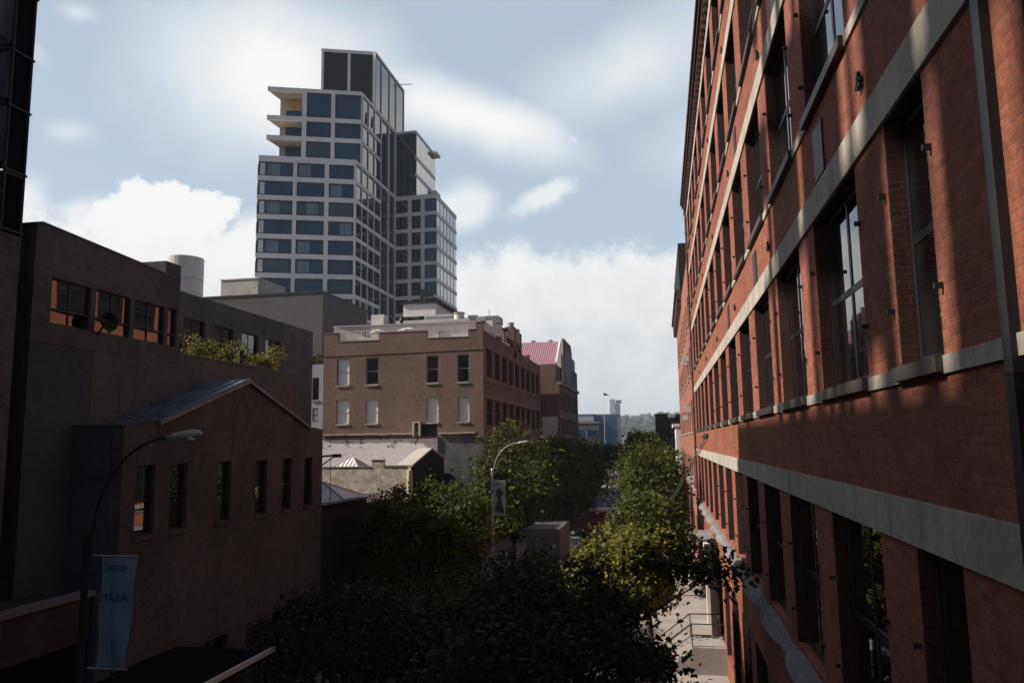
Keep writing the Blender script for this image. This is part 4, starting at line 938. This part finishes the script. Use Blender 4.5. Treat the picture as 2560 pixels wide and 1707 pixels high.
for z0, z1, e in ((63.2, 63.9, 162.5), (57.75, 58.55, 161), (54.05, 54.85, 162.5)):
    grid.box(XT+.12, XU+.05, YD+.27, YD+.7, z0, z1); grid.box(XU-.3, XU+.13, YD+.71, 160.5, z0+.1, z1)
    if e > 162: grid.box(XU-.3, XU+1.0, 158, 161.5, z0+.03, z1-.1)
grid_o.build('concrete_grid', M['concrete'], tw)
# glazed right flanks of both wings: many panes, one part
fl = MB(); grid_v = MB()
for (z0, z1) in rows1[:10]:
    for i in range(6):
        y0 = 146.8+2.57*i; grid_v.box(XD-.1, XD+.10, y0-.12, y0, z0+.02, z1+.08); fl.box(XD-.1, XD+.02, y0, y0+2.45, z0+.05, z1+.05)
for z0, z1 in rows2:
    for i in range(4): y0 = 147.2+3.3*i; fl.box(XU-.1, XU+.02, y0, y0+3.15, z0+.05, z1+.05)
mo = grid_v.build('mullion', M['concrete'], tw); mo['kind'] = 'stuff'
o = fl.build('window_wall', M['flank_glass'], tw); o['kind'] = 'stuff'
for z, y in ((60.2, 130.0), (60.6, 133.0)):        # tilted open vents
    MB().hexa([(XT+.1, y, z-1.2), (XT+.1, y+.9, z-1.2), (XT+.16, y+.9, z-1.2), (XT+.16, y, z-1.2), (XT-.0, y, z+.8), (XT-.0, y+.9, z+.8), (XT+.06, y+.9, z+.8), (XT+.06, y, z+.8)]).build('open_vent', M['frame_black'], tw)
MB().tube([(XT-1, 150.5, 75.0), (XT-1, 150.5, 77.2)], .05, 6).bar((XT-1.5, 150.5, 76.2), (XT+2.2, 150.5, 75.9), .12).build('roof_davit', M['dark_metal'], tw)
b = MB()
q0, q1 = A2-d2*5.8, A2+d2*L2
for z in (63.9,): b.hexa([(q0.x+.1, q0.y+.2, z), (A3.x, A3.y-5.9, z), (A3.x, A3.y-5.86, z), (q0.x+.1, q0.y+.24, z), (q0.x+.1, q0.y+.2, z+1.0), (A3.x, A3.y-5.9, z+1.0), (A3.x, A3.y-5.86, z+1.0), (q0.x+.1, q0.y+.24, z+1.0)])

# ================================================================== END OF THE STREET
def block(name, label, cat, x0, x1, y0, y1, z1, mat, roof='roof_grey', wins=None, gmat='tower_glass', group=None, frm='grey_metal'):
    t = thing(name, label, cat, ((x0+x1)/2, y0, GZ), 0, group)
    MB().box(x0, x1, y0, y1, GZ, z1).build('wall', M[mat], t); MB().box(x0-.15, x1+.15, y0-.15, y1+.15, z1+.002, z1+.5).build('roof', M[roof], t)
    if wins:
        nx, nz, ww_, hh, zb = wins
        for i in range(nx):
            for j in range(nz):
                c = x0+(x1-x0)*(i+.5)/nx; zz = zb+j*(z1-zb)/nz; window(t, 'F', y0, c-ww_/2, c+ww_/2, zz, zz+hh, 2, 1, fr=.08, fmat=frm, gmat=gmat, recess=-.09)
    return t
block('blue_building', 'blue panelled building at the end of the street', 'building', -26.6, -17.4, 320, 345, 10.4, 'blue_cladding', wins=(1, 3, 8.9, 6.0, -9.0), gmat='blue_cladding', frm='pale_cladding')
block('grey_warehouse', 'long pale grey warehouse to the left of the blue panelled building', 'building', -46, -26.8, 318, 345, 10.5, 'pale_cladding', wins=(4, 3, 3.2, 3.2, -6))
block('dark_shed', 'dark low building with slatted balconies just past the striped roof building', 'building', -27, -16.0, 205, 222, 4.6, 'dark_brick', wins=(3, 3, 2.6, 2.0, -6))
t = thing('slab_tower', 'pale slim residential tower far across the river', 'tower', (-90, 1520, 0))
MB().box(-96, -86, 1512, 1530, GZ, 80).build('wall', M['pale_cladding'], t); MB().box(-85.9, -77, 1514, 1530, GZ, 72).build('wing', M['grey_metal'], t); MB().box(-84, -74, 1513, 1520, 72.1, 78).build('roof_crown', M['dark_metal'], t)
rr = random.Random(3)
for i in range(16):
    x = -118+7.6*i+rr.uniform(-2, 2); wdt = rr.uniform(5, 11); y = 1545+rr.uniform(0, 30); ht = 42+rr.uniform(0, 9)
    MBx = MB().box(x, x+wdt, y, y+10, 5, ht)
    t = tag(MBx.build('hilltop_house', M[rr.choice(['pale_cladding', 'cream', 'grey_metal', 'brown_brick'])]), 'small pale house on the ridge of the far hills', 'house', 'houses along the far ridge')
    MB().hexa([(x-.3, y-.3, ht), (x+wdt+.3, y-.3, ht), (x+wdt+.3, y+10.3, ht), (x-.3, y+10.3, ht), (x+.5, y+4, ht+2.2), (x+wdt-.5, y+4, ht+2.2), (x+wdt-.5, y+6, ht+2.2), (x+.5, y+6, ht+2.2)]).build('roof', M['roof_grey'], t)
for i, x in enumerate((-80, -66, -55)):
    block('riverside_block', 'pale riverside apartment block below the far hills', 'building', x, x+11, 1470+i*3, 1480, 6+4*(i % 2), 'pale_cladding', group='riverside apartment blocks')
fp = thing('flagpole', 'thin white flagpole with a flag above the blue panelled building', 'flagpole', (-24, 300, GZ))
MB().tube([(-21.3, 300, GZ), (-21.3, 300, 18.5)], .08, 6).build('pole', M['white_metal'], fp); MB().poly([(-21.2, 300, 18.4), (-19.0, 300.2, 17.4), (-21.2, 300, 17.2)]).poly([(-21.2, 300.05, 17.2), (-19.0, 300.25, 17.4), (-21.2, 300.05, 18.4)]).build('flag', M['dark_metal'], fp)

block('unseen_highrise', 'unseen dark tower added for the glass tower to reflect', 'tower', 25, 80, 350, 380, 112, 'black_brick')  # hidden behind the warehouse, added as a dark reflection for the tower glass

# ================================================================== STREET LAMPS AND BANNERS
def lamp(x, y, label, s=1, pole='lamp_grey', dz=0.0):
    t = thing('street_lamp', label, 'street lamp', (x, y, GZ+.15), 0, 'street lamps along the pavements')
    MB().tube([(x, y, GZ+.15), (x, y, GZ+.6), (x, y, -2.05)], [.17, .11, .075], 10).tube([(x, y, -2.05), (x, y, -1.93)], [.10, .04], 8).build('pole', M[pole], t)
    pts = []
    for q in np.linspace(0, 1, 14):
        an = q*math.pi/2*.98; pts.append((x+s*(.12+1.95*(1-math.cos(an))), y, -2.25+(2.2+dz)*math.sin(an)))
    MB().tube([(x+s*.12, y, -2.5)]+pts, .033, 8).build('arm', M[pole], t)
    hx = x+s*2.0
    b = MB(); b.tube([(hx, y, dz-.06), (hx+s*.18, y, dz-.03), (hx+s*.55, y, dz+.01), (hx+s*.78, y, dz+.03), (hx+s*.88, y, dz+.04)], [.05, .085, .105, .095, .04], 12)
    h = b.build('lamp_head', M['lamp_grey'], t, True)
    MB().tube([(hx+s*.62, y, dz-.05), (hx+s*.62, y, dz-.11), (hx+s*.62, y, dz-.15)], [.095, .075, .03], 12).build('lens', M['lens'], h, True)
    return t
LY1, LY2 = 16.6, 58.3
lamp(-13.45, LY1, 'near street lamp with its head in front of the dark gabled house', 1, 'lamp_dark', .28)
lamp(-12.72, LY2, 'street lamp with a tall curved arm beside the portrait banner')
lamp(-12.72, 108, 'street lamp among the trees before the striped roof building')
lamp(-1.0, 98, 'street lamp at the right kerb by the white fronted house', -1)
def banner(name, label, x, y, w_, z0, z1, mat, taper=0.0):
    t = thing(name, label, 'banner', (x, y, (z0+z1)/2), 0, 'banners hung on the street lamps')
    b = MB(); nx2, nz2 = 10, 24
    def P(i, j):
        v = j/nz2; u = i/nx2; xx = x+.12+u*(w_*(1-taper*(1-v))); return (xx, y-.05+.045*math.sin(u*5+v*3)+.03*math.sin(v*9+u*4)+.025*math.exp(-((u-.25-.2*(1-v))/.06)**2), z0+(z1-z0)*v)
    for i in range(nx2):
        for j in range(nz2): b.poly([P(i, j), P(i+1, j), P(i+1, j+1), P(i, j+1)])
    b.build('cloth', M[mat], t, True)
    MB().tube([(x-.1, y-.05, z1+.03), (x+.14+w_, y-.05, z1+.03)], .022, 6).tube([(x-.1, y-.05, z0-.03), (x+.14+w_*(1-taper), y-.05, z0-.03)], .022, 6).build('bracket', M['lamp_grey'], t)
    return t
def text(body, parent, x, y, z, size, mat, name='lettering'):
    cu = bpy.data.curves.new(name, 'FONT'); cu.body = body; cu.size = size; cu.extrude = .003; cu.align_x = 'CENTER'; cu.align_y = 'CENTER'
    o = bpy.data.objects.new(name, cu); col.objects.link(o); cu.materials.append(M[mat]); o.parent = parent; g = origin(parent)
    o.location = (x-g.x, y-g.y, z-g.z); o.rotation_euler = (math.pi/2, 0, 0)
    bpy.context.view_layer.update(); me = bpy.data.meshes.new_from_object(o.evaluated_get(bpy.context.evaluated_depsgraph_get())); q = bpy.data.objects.new(name, me); col.objects.link(q); q.parent = parent
    q.location = o.location; q.rotation_euler = o.rotation_euler; nm = o.name; bpy.data.objects.remove(o); q.name = name; return q
bn = banner('lamp_banner', 'faded blue cloth banner on the near left street lamp', -13.12, LY1, .92, -4.98, -2.52, 'banner_blue', .14)
text('HOOP', bn, -12.55, LY1-.12, -2.76, .19, 'banner_ink'); text('MAYA', bn, -12.58, LY1-.12, -3.42, .26, 'banner_ink')
bn2 = banner('lamp_banner', 'pale banner with a dark portrait on the street lamp with the curved arm', -12.72, LY2, .9, -5.38, -2.9, 'banner_white')
b = MB(); cx0 = -12.15; yb0 = LY2-.12
b.poly([(cx0+.30*math.cos(a)*(1 if math.sin(a) > -.3 else .8), yb0, -3.80+.36*math.sin(a)) for a in np.linspace(0, 2*math.pi, 18, endpoint=False)])
b.poly([(cx0-.13, yb0-.003, -4.35), (cx0+.13, yb0-.003, -4.35), (cx0+.14, yb0-.003, -3.95), (cx0-.14, yb0-.003, -3.95)])
b.poly([(cx0-.34, yb0-.006, -5.1), (cx0+.36, yb0-.006, -5.25), (cx0+.20, yb0-.006, -4.5), (cx0+.1, yb0-.006, -4.33), (cx0-.1, yb0-.006, -4.33), (cx0-.22, yb0-.006, -4.5)])
b.build('portrait', M['banner_dark'], bn2)
b = MB()
for i in range(4): b.box(cx0-.24+.13*i, cx0-.16+.13*i, yb0-.004, yb0, -3.16, -3.04)
for i in range(5): b.box(cx0-.3+.12*i, cx0-.22+.12*i, yb0-.009, yb0-.007, -4.72, -4.64)
b.build('lettering', M['banner_ink'], bn2)

# ================================================================== VEHICLES
WHEEL = {}
def wheel(parent, x, y, r=.33, wd=.22):
    k = (r, wd)
    if k not in WHEEL:
        b = MB(); n = 18; pr = [(r*.62, 0), (r*.95, .02), (r, .06), (r, wd-.06), (r*.95, wd-.02), (r*.62, wd)]
        for (ra, xa), (rb, xb) in zip(pr, pr[1:]):
            for i in range(n):
                a0, a1 = 2*math.pi*i/n, 2*math.pi*(i+1)/n
                b.poly([(xa-wd/2, ra*math.cos(a0), ra*math.sin(a0)), (xa-wd/2, ra*math.cos(a1), ra*math.sin(a1)), (xb-wd/2, rb*math.cos(a1), rb*math.sin(a1)), (xb-wd/2, rb*math.cos(a0), rb*math.sin(a0))])
        c = MB().tube([(-wd/2+.03, 0, 0), (wd/2-.03, 0, 0)], r*.6, 16)
        WHEEL[k] = (b.mesh('tyre', M['tyre']), c.mesh('rim', M['grey_metal']))
    t = inst(WHEEL[k][0], 'wheel', parent, (x, y, r)); inst(WHEEL[k][1], 'rim', t)
def car(label, x, y, paintc, rz=0, tall=0.0, group='cars along the street', name='parked_car'):
    """local: nose to +Y, 4.5 m long"""
    t = thing(name, label, 'car', (0, 0, 0), 0, group); L = 4.5
    # lower body: lofted sections along y with rounded plan and tumblehome
    secs = [(-2.25, .72, .42, .80), (-2.15, .86, .30, .95), (-1.5, .90, .22, 1.0), (-.2, .91, .22, .98), (.8, .91, .22, .96), (1.6, .88, .24, .84), (2.1, .80, .30, .72), (2.25, .64, .40, .62)]
    b = MB(); ring = []
    for (yy, hw, zl, zh) in secs:
        zh += tall*.3; pr = [(-hw*.9, zl), (-hw, zl+.18), (-hw*.985, zh-.18), (-hw*.88, zh), (hw*.88, zh), (hw*.985, zh-.18), (hw, zl+.18), (hw*.9, zl)]
        ring.append([(px, yy, pz) for px, pz in pr])
    b.v = [q for r_ in ring for q in r_]; n = 8
    for i in range(len(ring)-1):
        for k in range(n): b.f.append((i*n+k, i*n+(k+1) % n, (i+1)*n+(k+1) % n, (i+1)*n+k)); b.mi.append(0)
    b.f += [tuple(reversed(range(n))), tuple((len(ring)-1)*n+k for k in range(n))]; b.mi += [0, 0]; b.f = [tuple(reversed(f)) for f in b.f]
    o = b.local('body', paintc, t, smooth=True)
    zt = 1.43+tall
    gh = MB(); gh.hexa([(-.80, -1.85, .95+tall*.3), (.80, -1.85, .95+tall*.3), (.80, .95, .93+tall*.3), (-.80, .95, .93+tall*.3), (-.60, -1.25+tall*-.8, zt-.05), (.60, -1.25+tall*-.8, zt-.05), (.60, .12, zt-.05), (-.60, .12, zt-.05)]); gh.local('glasshouse', M['sash_glass'], t)
    rf = MB(); rf.hexa([(-.62, -1.30-tall*.8, zt-.06), (.62, -1.30-tall*.8, zt-.06), (.62, .16, zt-.06), (-.62, .16, zt-.06), (-.52, -1.2-tall*.8, zt), (.52, -1.2-tall*.8, zt), (.52, .05, zt), (-.52, .05, zt)])
    for sx in (-1, 1):
        for (ya, yb_) in ((.95, .12), (-1.85, -1.25-tall*.8)): rf.bar((sx*.80, ya, .95+tall*.3), (sx*.61, yb_, zt-.03), .07)
        rf.bar((sx*.80, -.45, .95+tall*.3), (sx*.61, -.45, zt-.03), .07)
    rf.local('roof', paintc, t)
    for sx in (-1, 1):
        MB().box(sx*.62-.14, sx*.62+.14, 2.10, 2.235, .58, .70).local('headlight', M['lens'], t)
        MB().box(sx*.66-.14, sx*.66+.14, -2.265, -2.15, .68, .82).local('taillight', M['red_lens'], t)
        MB().box(sx*1.0-.08, sx*1.0+.08, .62, .78, .93, 1.06).local('mirror', paintc, t)
        for yy in (-1.4, 1.4): wheel(t, sx*.80, yy)
    t.location = (x, y, GZ); t.rotation_euler = (0, 0, rz); return t
PW, PB, PG, PS = paint('paint_white', (.6, .6, .58)), paint('paint_black', (.015, .015, .018)), paint('paint_grey', (.13, .14, .15)), paint('paint_silver', (.33, .34, .35))
PR, PBL = paint('paint_red', (.25, .02, .02)), paint('paint_blue', (.04, .08, .16))
car('white car driving under the trees in the middle of the street', -6.3, 39.3, PW, math.pi, .25, name='car')
car('black car parked at the left kerb nearest the viaduct', -11.4, 26.5, PB)
car('silver car parked at the left kerb behind the black car', -11.4, 33, PS)
car('dark grey car parked at the left kerb under the tree canopy', -11.4, 47, PG)
car('dark blue car parked at the right kerb under the nearest tree', -2.65, 27, PBL, math.pi)
car('tall white van-like car parked at the right kerb before the stoop', -2.65, 34, PW, math.pi, .35)
car('grey car parked at the right kerb beyond the stoop', -2.65, 49, PG, math.pi)
car('silver car stopped in the lane behind the box truck', -8.3, 72, PS)
car('black car waiting far down the street near the crosswalk', -5.6, 120, PB)
car('blue car far down the street in the left lane', -8.5, 110, PBL)
bt = thing('box_truck', 'grey box truck standing in the left lane of the street', 'truck', (-8.85, 61.5, GZ))
M['truck_grey'] = plain('truck_grey', (.13, .12, .125), .6, var=.2)
MB().box(-10.1, -7.6, 58.0, 64.0, GZ+1.0, GZ+3.65).build('box', M['truck_grey'], bt)
b = MB(); b.box(-9.98, -8.88, 57.95, 57.998, GZ+1.12, GZ+3.5).box(-8.82, -7.72, 57.95, 57.998, GZ+1.12, GZ+3.5); b.build('rear_door', M['truck_grey'], bt)
MB().extr([(-9.95, 64.3, GZ+.7), (-9.95, 66.3, GZ+.7), (-9.95, 66.3, GZ+1.6), (-9.95, 65.7, GZ+2.5), (-9.95, 64.3, GZ+2.6)][::-1], (2.2, 0, 0)).build('cab', M['white_metal'], bt)
MB().box(-9.9, -7.8, 57.8, 66, GZ+.6, GZ+.99).build('chassis', M['dark_metal'], bt)
for sx in (-9.75, -7.95):
    for yy in (59.6, 65.2):
        o = origin(bt); wheel(bt, sx-o.x, yy-o.y, .45, .28)
    MB().box(sx-.1, sx+.1, 57.88, 57.945, GZ+.75, GZ+.9).build('taillight', M['red_lens'], bt)
dt = thing('dump_truck', 'dark red dump truck with an empty open bed in the middle of the street', 'truck', (-6.9, 80, GZ))
b = MB(); b.box(-8.1, -5.7, 77, 82.5, GZ+1.2, GZ+1.35)
for pts in ([(-8.1, 77, GZ+1.35), (-8.1, 82.5, GZ+1.35), (-8.25, 82.5, GZ+2.6), (-8.25, 77, GZ+2.6)],): b.extr(pts, (.1, 0, 0)); b.extr([(q[0]*-1-13.8, q[1], q[2]) for q in pts], (-.1, 0, 0))
b.box(-8.0, -5.8, 76.9, 77.0, GZ+1.2, GZ+2.55); b.box(-8.0, -5.8, 82.4, 82.5, GZ+1.352, GZ+2.75); b.build('bed', M['rust_red'], dt)
MB().box(-8.32, -8.12, 77, 82.5, GZ+2.6, GZ+2.68).box(-5.72, -5.5, 77, 82.5, GZ+2.6, GZ+2.68).build('rim', M['orange_rim'], dt)
MB().box(-8.0, -5.8, 83.0, 85.2, GZ+.8, GZ+2.9).build('cab', M['white_metal'], dt); MB().box(-7.9, -5.9, 76.8, 85, GZ+.7, GZ+1.19).build('chassis', M['dark_metal'], dt)
for sx in (-7.75, -6.05):
    for yy in (78.2, 79.4, 84): o = origin(dt); wheel(dt, sx-o.x, yy-o.y, .5, .3)
vn = thing('panel_van', 'grey blue panel van ahead of the dark red dump truck', 'van', (-6.3, 92, GZ))
MB().extr([(-7.3, 89.5, GZ+.45), (-7.3, 94.6, GZ+.45), (-7.3, 94.6, GZ+1.2), (-7.3, 93.6, GZ+1.5), (-7.3, 92.9, GZ+2.35), (-7.3, 89.5, GZ+2.45)][::-1], (2.0, 0, 0)).build('body', PG, vn)
MB().box(-7.1, -5.5, 89.46, 89.498, GZ+1.5, GZ+2.2).build('rear_window', M['sash_glass'], vn)
for sx in (-7.1, -5.5):
    for yy in (90.4, 93.8): o = origin(vn); wheel(vn, sx-o.x, yy-o.y, .35, .22)
    MB().box(sx-.12, sx+.12, 89.45, 89.497, GZ+.9, GZ+1.3).build('taillight', M['red_lens'], vn)

# ================================================================== TREES AND PLANTS
LEAF = np.array([(0, 0, 0), (.30, .35, .05), (.12, .95, -.05), (-.12, .95, -.05), (-.30, .35, .05), (.5, .55, -.06), (-.5, .55, -.06)])
def leaf_mesh(name, P, size, mat, rng, droop=.3):
    n = len(P); ax = rng.normal(size=(n, 3)); ax[:, 2] -= droop; ax /= np.linalg.norm(ax, axis=1)[:, None]
    up = rng.normal(size=(n, 3))*.55+np.array([0, 0, 1.0]); side = np.cross(ax, up); side /= np.linalg.norm(side, axis=1)[:, None]+1e-9; nor = np.cross(side, ax)
    s = size*rng.uniform(.5, 1.6, n); base = np.array([(0, 0, 0), (.42, .45, .05), (0, 1.0, -.08), (-.42, .45, .05)])
    V = P[:, None, :]+s[:, None, None]*(base[None, :, 0:1]*side[:, None, :]+base[None, :, 1:2]*ax[:, None, :]+base[None, :, 2:3]*nor[:, None, :])
    me = bpy.data.meshes.new(name); me.vertices.add(n*4); me.vertices.foreach_set('co', V.reshape(-1).astype(np.float32))
    me.loops.add(n*4); me.loops.foreach_set('vertex_index', np.arange(n*4, dtype=np.int32)); me.polygons.add(n); me.polygons.foreach_set('loop_start', np.arange(0, n*4, 4, dtype=np.int32))
    me.materials.append(mat); me.update(); me.validate(); return me
def tree(label, x, y, ztop, rx, ry, h, mat='leaf_dark', n=9000, size=.22, seed=1, name='street_tree', lean=(0, 0), group='street trees', z0=GZ+.1, clump=.55, cat='tree', extra=()):
    """crown: height h below ztop, radii rx (across) ry (along the street); limbs carry clumps of leaves"""
    rng = np.random.default_rng(seed); t = thing(name, label, cat, (x, y, z0), 0, group)
    zc = ztop-h*.5; cx, cy = x+lean[0], y+lean[1]; fork = max(z0+1.0, ztop-h*1.02)
    b = MB(); b.tube([(x, y, z0), (x+.02, y, (z0+fork)/2), (x+lean[0]*.3, y+lean[1]*.3, fork)], [.2, .16, .14], 9)
    tips = []; nl = 9
    for i in range(nl):
        a = 2*math.pi*i/nl+rng.uniform(-.3, .3); e = rng.uniform(-.35, 1.0); rr_ = rng.uniform(.55, .8)
        q = np.array([cx+rx*rr_*math.cos(a)*math.cos(e*.9), cy+ry*rr_*math.sin(a)*math.cos(e*.9), zc+h*.5*rr_*math.sin(e*1.2)])
        p0 = np.array([x+lean[0]*.3, y+lean[1]*.3, fork]); mid = (p0+q)/2+np.array([0, 0, .25*h*.3])
        b.tube([p0, mid, q], [.10, .06, .02], 6)
        for k in range(6):
            d = rng.normal(size=3); d /= np.linalg.norm(d); e2 = q*(.75)+mid*.25+d*np.array([rx, ry, h*.5])*rng.uniform(.2, .45); b.tube([mid*.4+q*.6, e2], [.03, .008], 4); tips.append(e2)
    # outer shell of clumps so that the outline is uneven
    m = max(24, min(90, int(n/190)))
    for i in range(m):
        d = rng.normal(size=3); d /= np.linalg.norm(d); d[2] = d[2]*.95+.05; r_ = rng.uniform(.62, 1.0)**.6
        tips.append(np.array([cx, cy, zc])+d*np.array([rx, ry, h*.5])*r_*.93)
    tips = np.array(tips); k = len(tips); cnt = rng.dirichlet(np.ones(k)*1.6)*n; P = []
    for q, c in zip(tips, cnt):
        c = int(c)
        if c < 1: continue
        P.append(q+rng.normal(size=(c, 3))*np.array([clump, clump, clump*.6])*rng.uniform(.6, 1.25))
    for ex, ey, ez, en in extra:
        P.append(np.array([ex, ey, ez])+rng.normal(size=(en, 3))*np.array([.32, .3, .22])); b.tube([(cx, cy, zc), (ex, ey, ez)], [.05, .01], 4)
    P = np.vstack(P)
    b.build('trunk', M['bark'], t)
    me = leaf_mesh('crown', P-np.array([x, y, z0]), size, M[mat], rng); o = bpy.data.objects.new('crown', me); col.objects.link(o); o.parent = t
    return t
# right-hand kerb
tree('big dark tree in the foreground reaching to the red warehouse wall', -2.3, 20.0, -2.6, 3.2, 4.6, 6.2, 'leaf_dark', 34000, .125, 11, clump=.40, lean=(-.6, 0), extra=[(-.3, 20.2, -3.0, 420), (.6, 20.0, -3.1, 420), (1.3, 19.8, -3.1, 300), (.2, 20.6, -2.5, 120)])
tree('dark tree low in the foreground at the bottom of the view', -4.2, 14.4, -5.2, 3.8, 3.2, 4.4, 'leaf_dark', 30000, .115, 12, clump=.36)
tree('yellow green tree behind the foreground tree at the right kerb', -1.7, 28.8, -3.1, 1.7, 2.0, 3.6, 'leaf_yellow', 9000, .15, 13, clump=.4)
tree('green tree at the right kerb beside the hung canopy', -.9, 38.5, -2.2, 1.9, 2.8, 6.0, 'leaf_mid', 11000, .17, 14, clump=.45)
tree('tall green tree at the right kerb before the pinkish loft', -.8, 52, -.3, 2.2, 3.2, 7.5, 'leaf_mid', 10000, .2, 15, clump=.5)
tree('green tree at the right kerb in front of the white house', -1.2, 68, .7, 2.5, 3.6, 8.0, 'leaf_mid', 8000, .24, 16)
tree('tree at the right kerb beyond the white house', -1.8, 86, 1.1, 2.5, 4.0, 8, 'leaf_mid', 7000, .28, 17)
tree('far tree at the right kerb near the dark apartment block', -2.0, 108, 1.6, 2.7, 4.5, 8, 'leaf_mid', 6000, .3, 18)
tree('farthest tree at the right kerb before the crosswalk', -2.6, 135, .6, 2.9, 4.6, 7.0, 'leaf_mid', 5000, .36, 19)
# left-hand kerb
tree('large dark tree in front of the dark gabled house', -11.2, 27.0, -4.9, 3.2, 3.2, 4.8, 'leaf_dark', 20000, .135, 21, clump=.42)
tree('broad tree with a sunlit top in front of the pale stucco wall', -12.2, 40.0, -1.5, 3.6, 4.2, 7.8, 'leaf_mid', 28000, .14, 22, clump=.42)
tree('dark tree between the broad sunlit tree and the street', -8.8, 31.0, -5.2, 3.0, 3.6, 4.8, 'leaf_dark', 18000, .135, 23, clump=.4)
tree('tree beside the portrait banner at the left kerb', -12.6, 66, 2.0, 3.6, 4.4, 10.5, 'leaf_mid', 10000, .27, 24, clump=.7)
tree('dense tree under the dark flank of the terrace loft', -11.6, 80, .9, 4.2, 4.8, 10.5, 'leaf_mid', 9000, .3, 25, clump=.7)
tree('tree in front of the white painted panel', -11.4, 98, .9, 4.2, 5.2, 10, 'leaf_mid', 8000, .34, 26, clump=.75)
tree('tree at the left kerb under the striped roof building', -12.2, 118, -.2, 2.9, 5.4, 8.5, 'leaf_mid', 7000, .34, 27, clump=.7)
tree('far dark tree at the left kerb before the blue panelled building', -9.9, 142, -.9, 2.6, 4, 5.2, 'leaf_dark', 6000, .34, 28, clump=.6)
tree('farthest tree at the left kerb beside the crosswalk', -13.2, 166, -.6, 2.6, 4, 6, 'leaf_dark', 4000, .42, 29, clump=.7)
tree('green tree growing behind the terrace loft', -36.8, 76, 10.6, 1.9, 2.6, 6.5, 'leaf_mid', 4500, .22, 31, name='courtyard_tree', group=None, z0=4.0)
# planted terrace
def shrub(label, x, y, z, h, seed):
    rng = np.random.default_rng(seed); t = thing('bamboo_clump', label, 'plant', (x, y, z), 0, 'yellow green bamboo clumps on the planted terrace'); b = MB(); P = []
    for i in range(11):
        a = rng.uniform(0, 6.28); r_ = rng.uniform(0, .55); hh = h*rng.uniform(.55, 1.0); q = np.array([x+r_*math.cos(a), y+r_*1.3*math.sin(a), z]); top = q+np.array([rng.normal()*.2, rng.normal()*.25, hh]); b.tube([q, top], [.02, .006], 4)
        for k in range(60):
            s_ = rng.uniform(.15, 1.0)**.7; P.append(q+(top-q)*s_+rng.normal(size=3)*np.array([.14, .16, .1])*(1.25-s_*.6))
    b.build('stem', M['bark'], t); me = leaf_mesh('foliage', np.array(P)-np.array([x, y, z]), .13, M['leaf_bamboo'], rng, .1); o = bpy.data.objects.new('foliage', me); col.objects.link(o); o.parent = t
for i, (y, h, lb_) in enumerate(((36.0, 1.5, 'small bamboo clump nearest the reflecting windows'), (37.7, 1.5, 'thin bamboo clump second from the reflecting windows'), (39.5, 1.55, 'bushy bamboo clump left of the middle of the terrace'), (40.8, 1.6, 'bushy bamboo clump at the middle of the terrace'), (42.9, 1.95, 'tallest bamboo clump right of the dark post'), (44.2, 1.5, 'broad bamboo clump right of the tallest one'), (45.5, 1.55, 'bamboo clump near the far end of the terrace'), (46.9, 2.1, 'tall bamboo clump at the far end of the terrace'))):
    shrub(lb_, -24.75, y, 4.3, h+.25, 50+i)
tag(MB().box(-24.3, -24.15, 41.8, 42.0, 4.8, 5.6).build('terrace_post', M['dark_metal']), 'short dark post between the bamboo clumps', 'post')

# the dark brick building and everything on it were drafted at 4/3 size: bring them to true size
done = set()
def shrink(o, k):
    o.location = o.location*k
    if o.data is not None and o.data.name not in done:
        done.add(o.data.name)
        if o.data.users > 1 and not all(u in LBALL for u in [q for q in bpy.data.objects if q.data == o.data]): o.data = o.data.copy()
        o.data.transform(Matrix.Scale(k, 4))
    for ch in o.children: shrink(ch, k)
def alltree(o): return [o]+[q for c in o.children for q in alltree(c)]
ROOTS = [o for o in bpy.data.objects if o.parent is None and (o.name.startswith(('dark_brick_building', 'satellite_dish', 'bamboo_clump', 'terrace_post')))]
LBALL = [q for o in ROOTS for q in alltree(o)]
for o in ROOTS: shrink(o, .75)
ROOTS = [o for o in bpy.data.objects if o.name.startswith('scaffold_tower')]; LBALL = [q for o in ROOTS for q in alltree(o)]
for o in ROOTS: shrink(o, 1.149); o.location.x -= .5

# ------------------------------------------------------------------ the hazy air over the city
hm = bpy.data.materials.new('haze_air'); hm.use_nodes = True; hn = hm.node_tree; hn.nodes.clear()
pv = hn.nodes.new('ShaderNodeVolumePrincipled'); pv.inputs['Color'].default_value = (.74, .86, 1.0, 1); pv.inputs['Density'].default_value = .00022; pv.inputs['Anisotropy'].default_value = .2
ho = hn.nodes.new('ShaderNodeOutputMaterial'); hn.links.new(pv.outputs[0], ho.inputs['Volume'])
tag(MB().box(-2700, 2700, -400, 2700, GZ-2.5, 125).build('haze', hm), 'pale haze hanging over the far hills', 'haze', None, 'stuff')
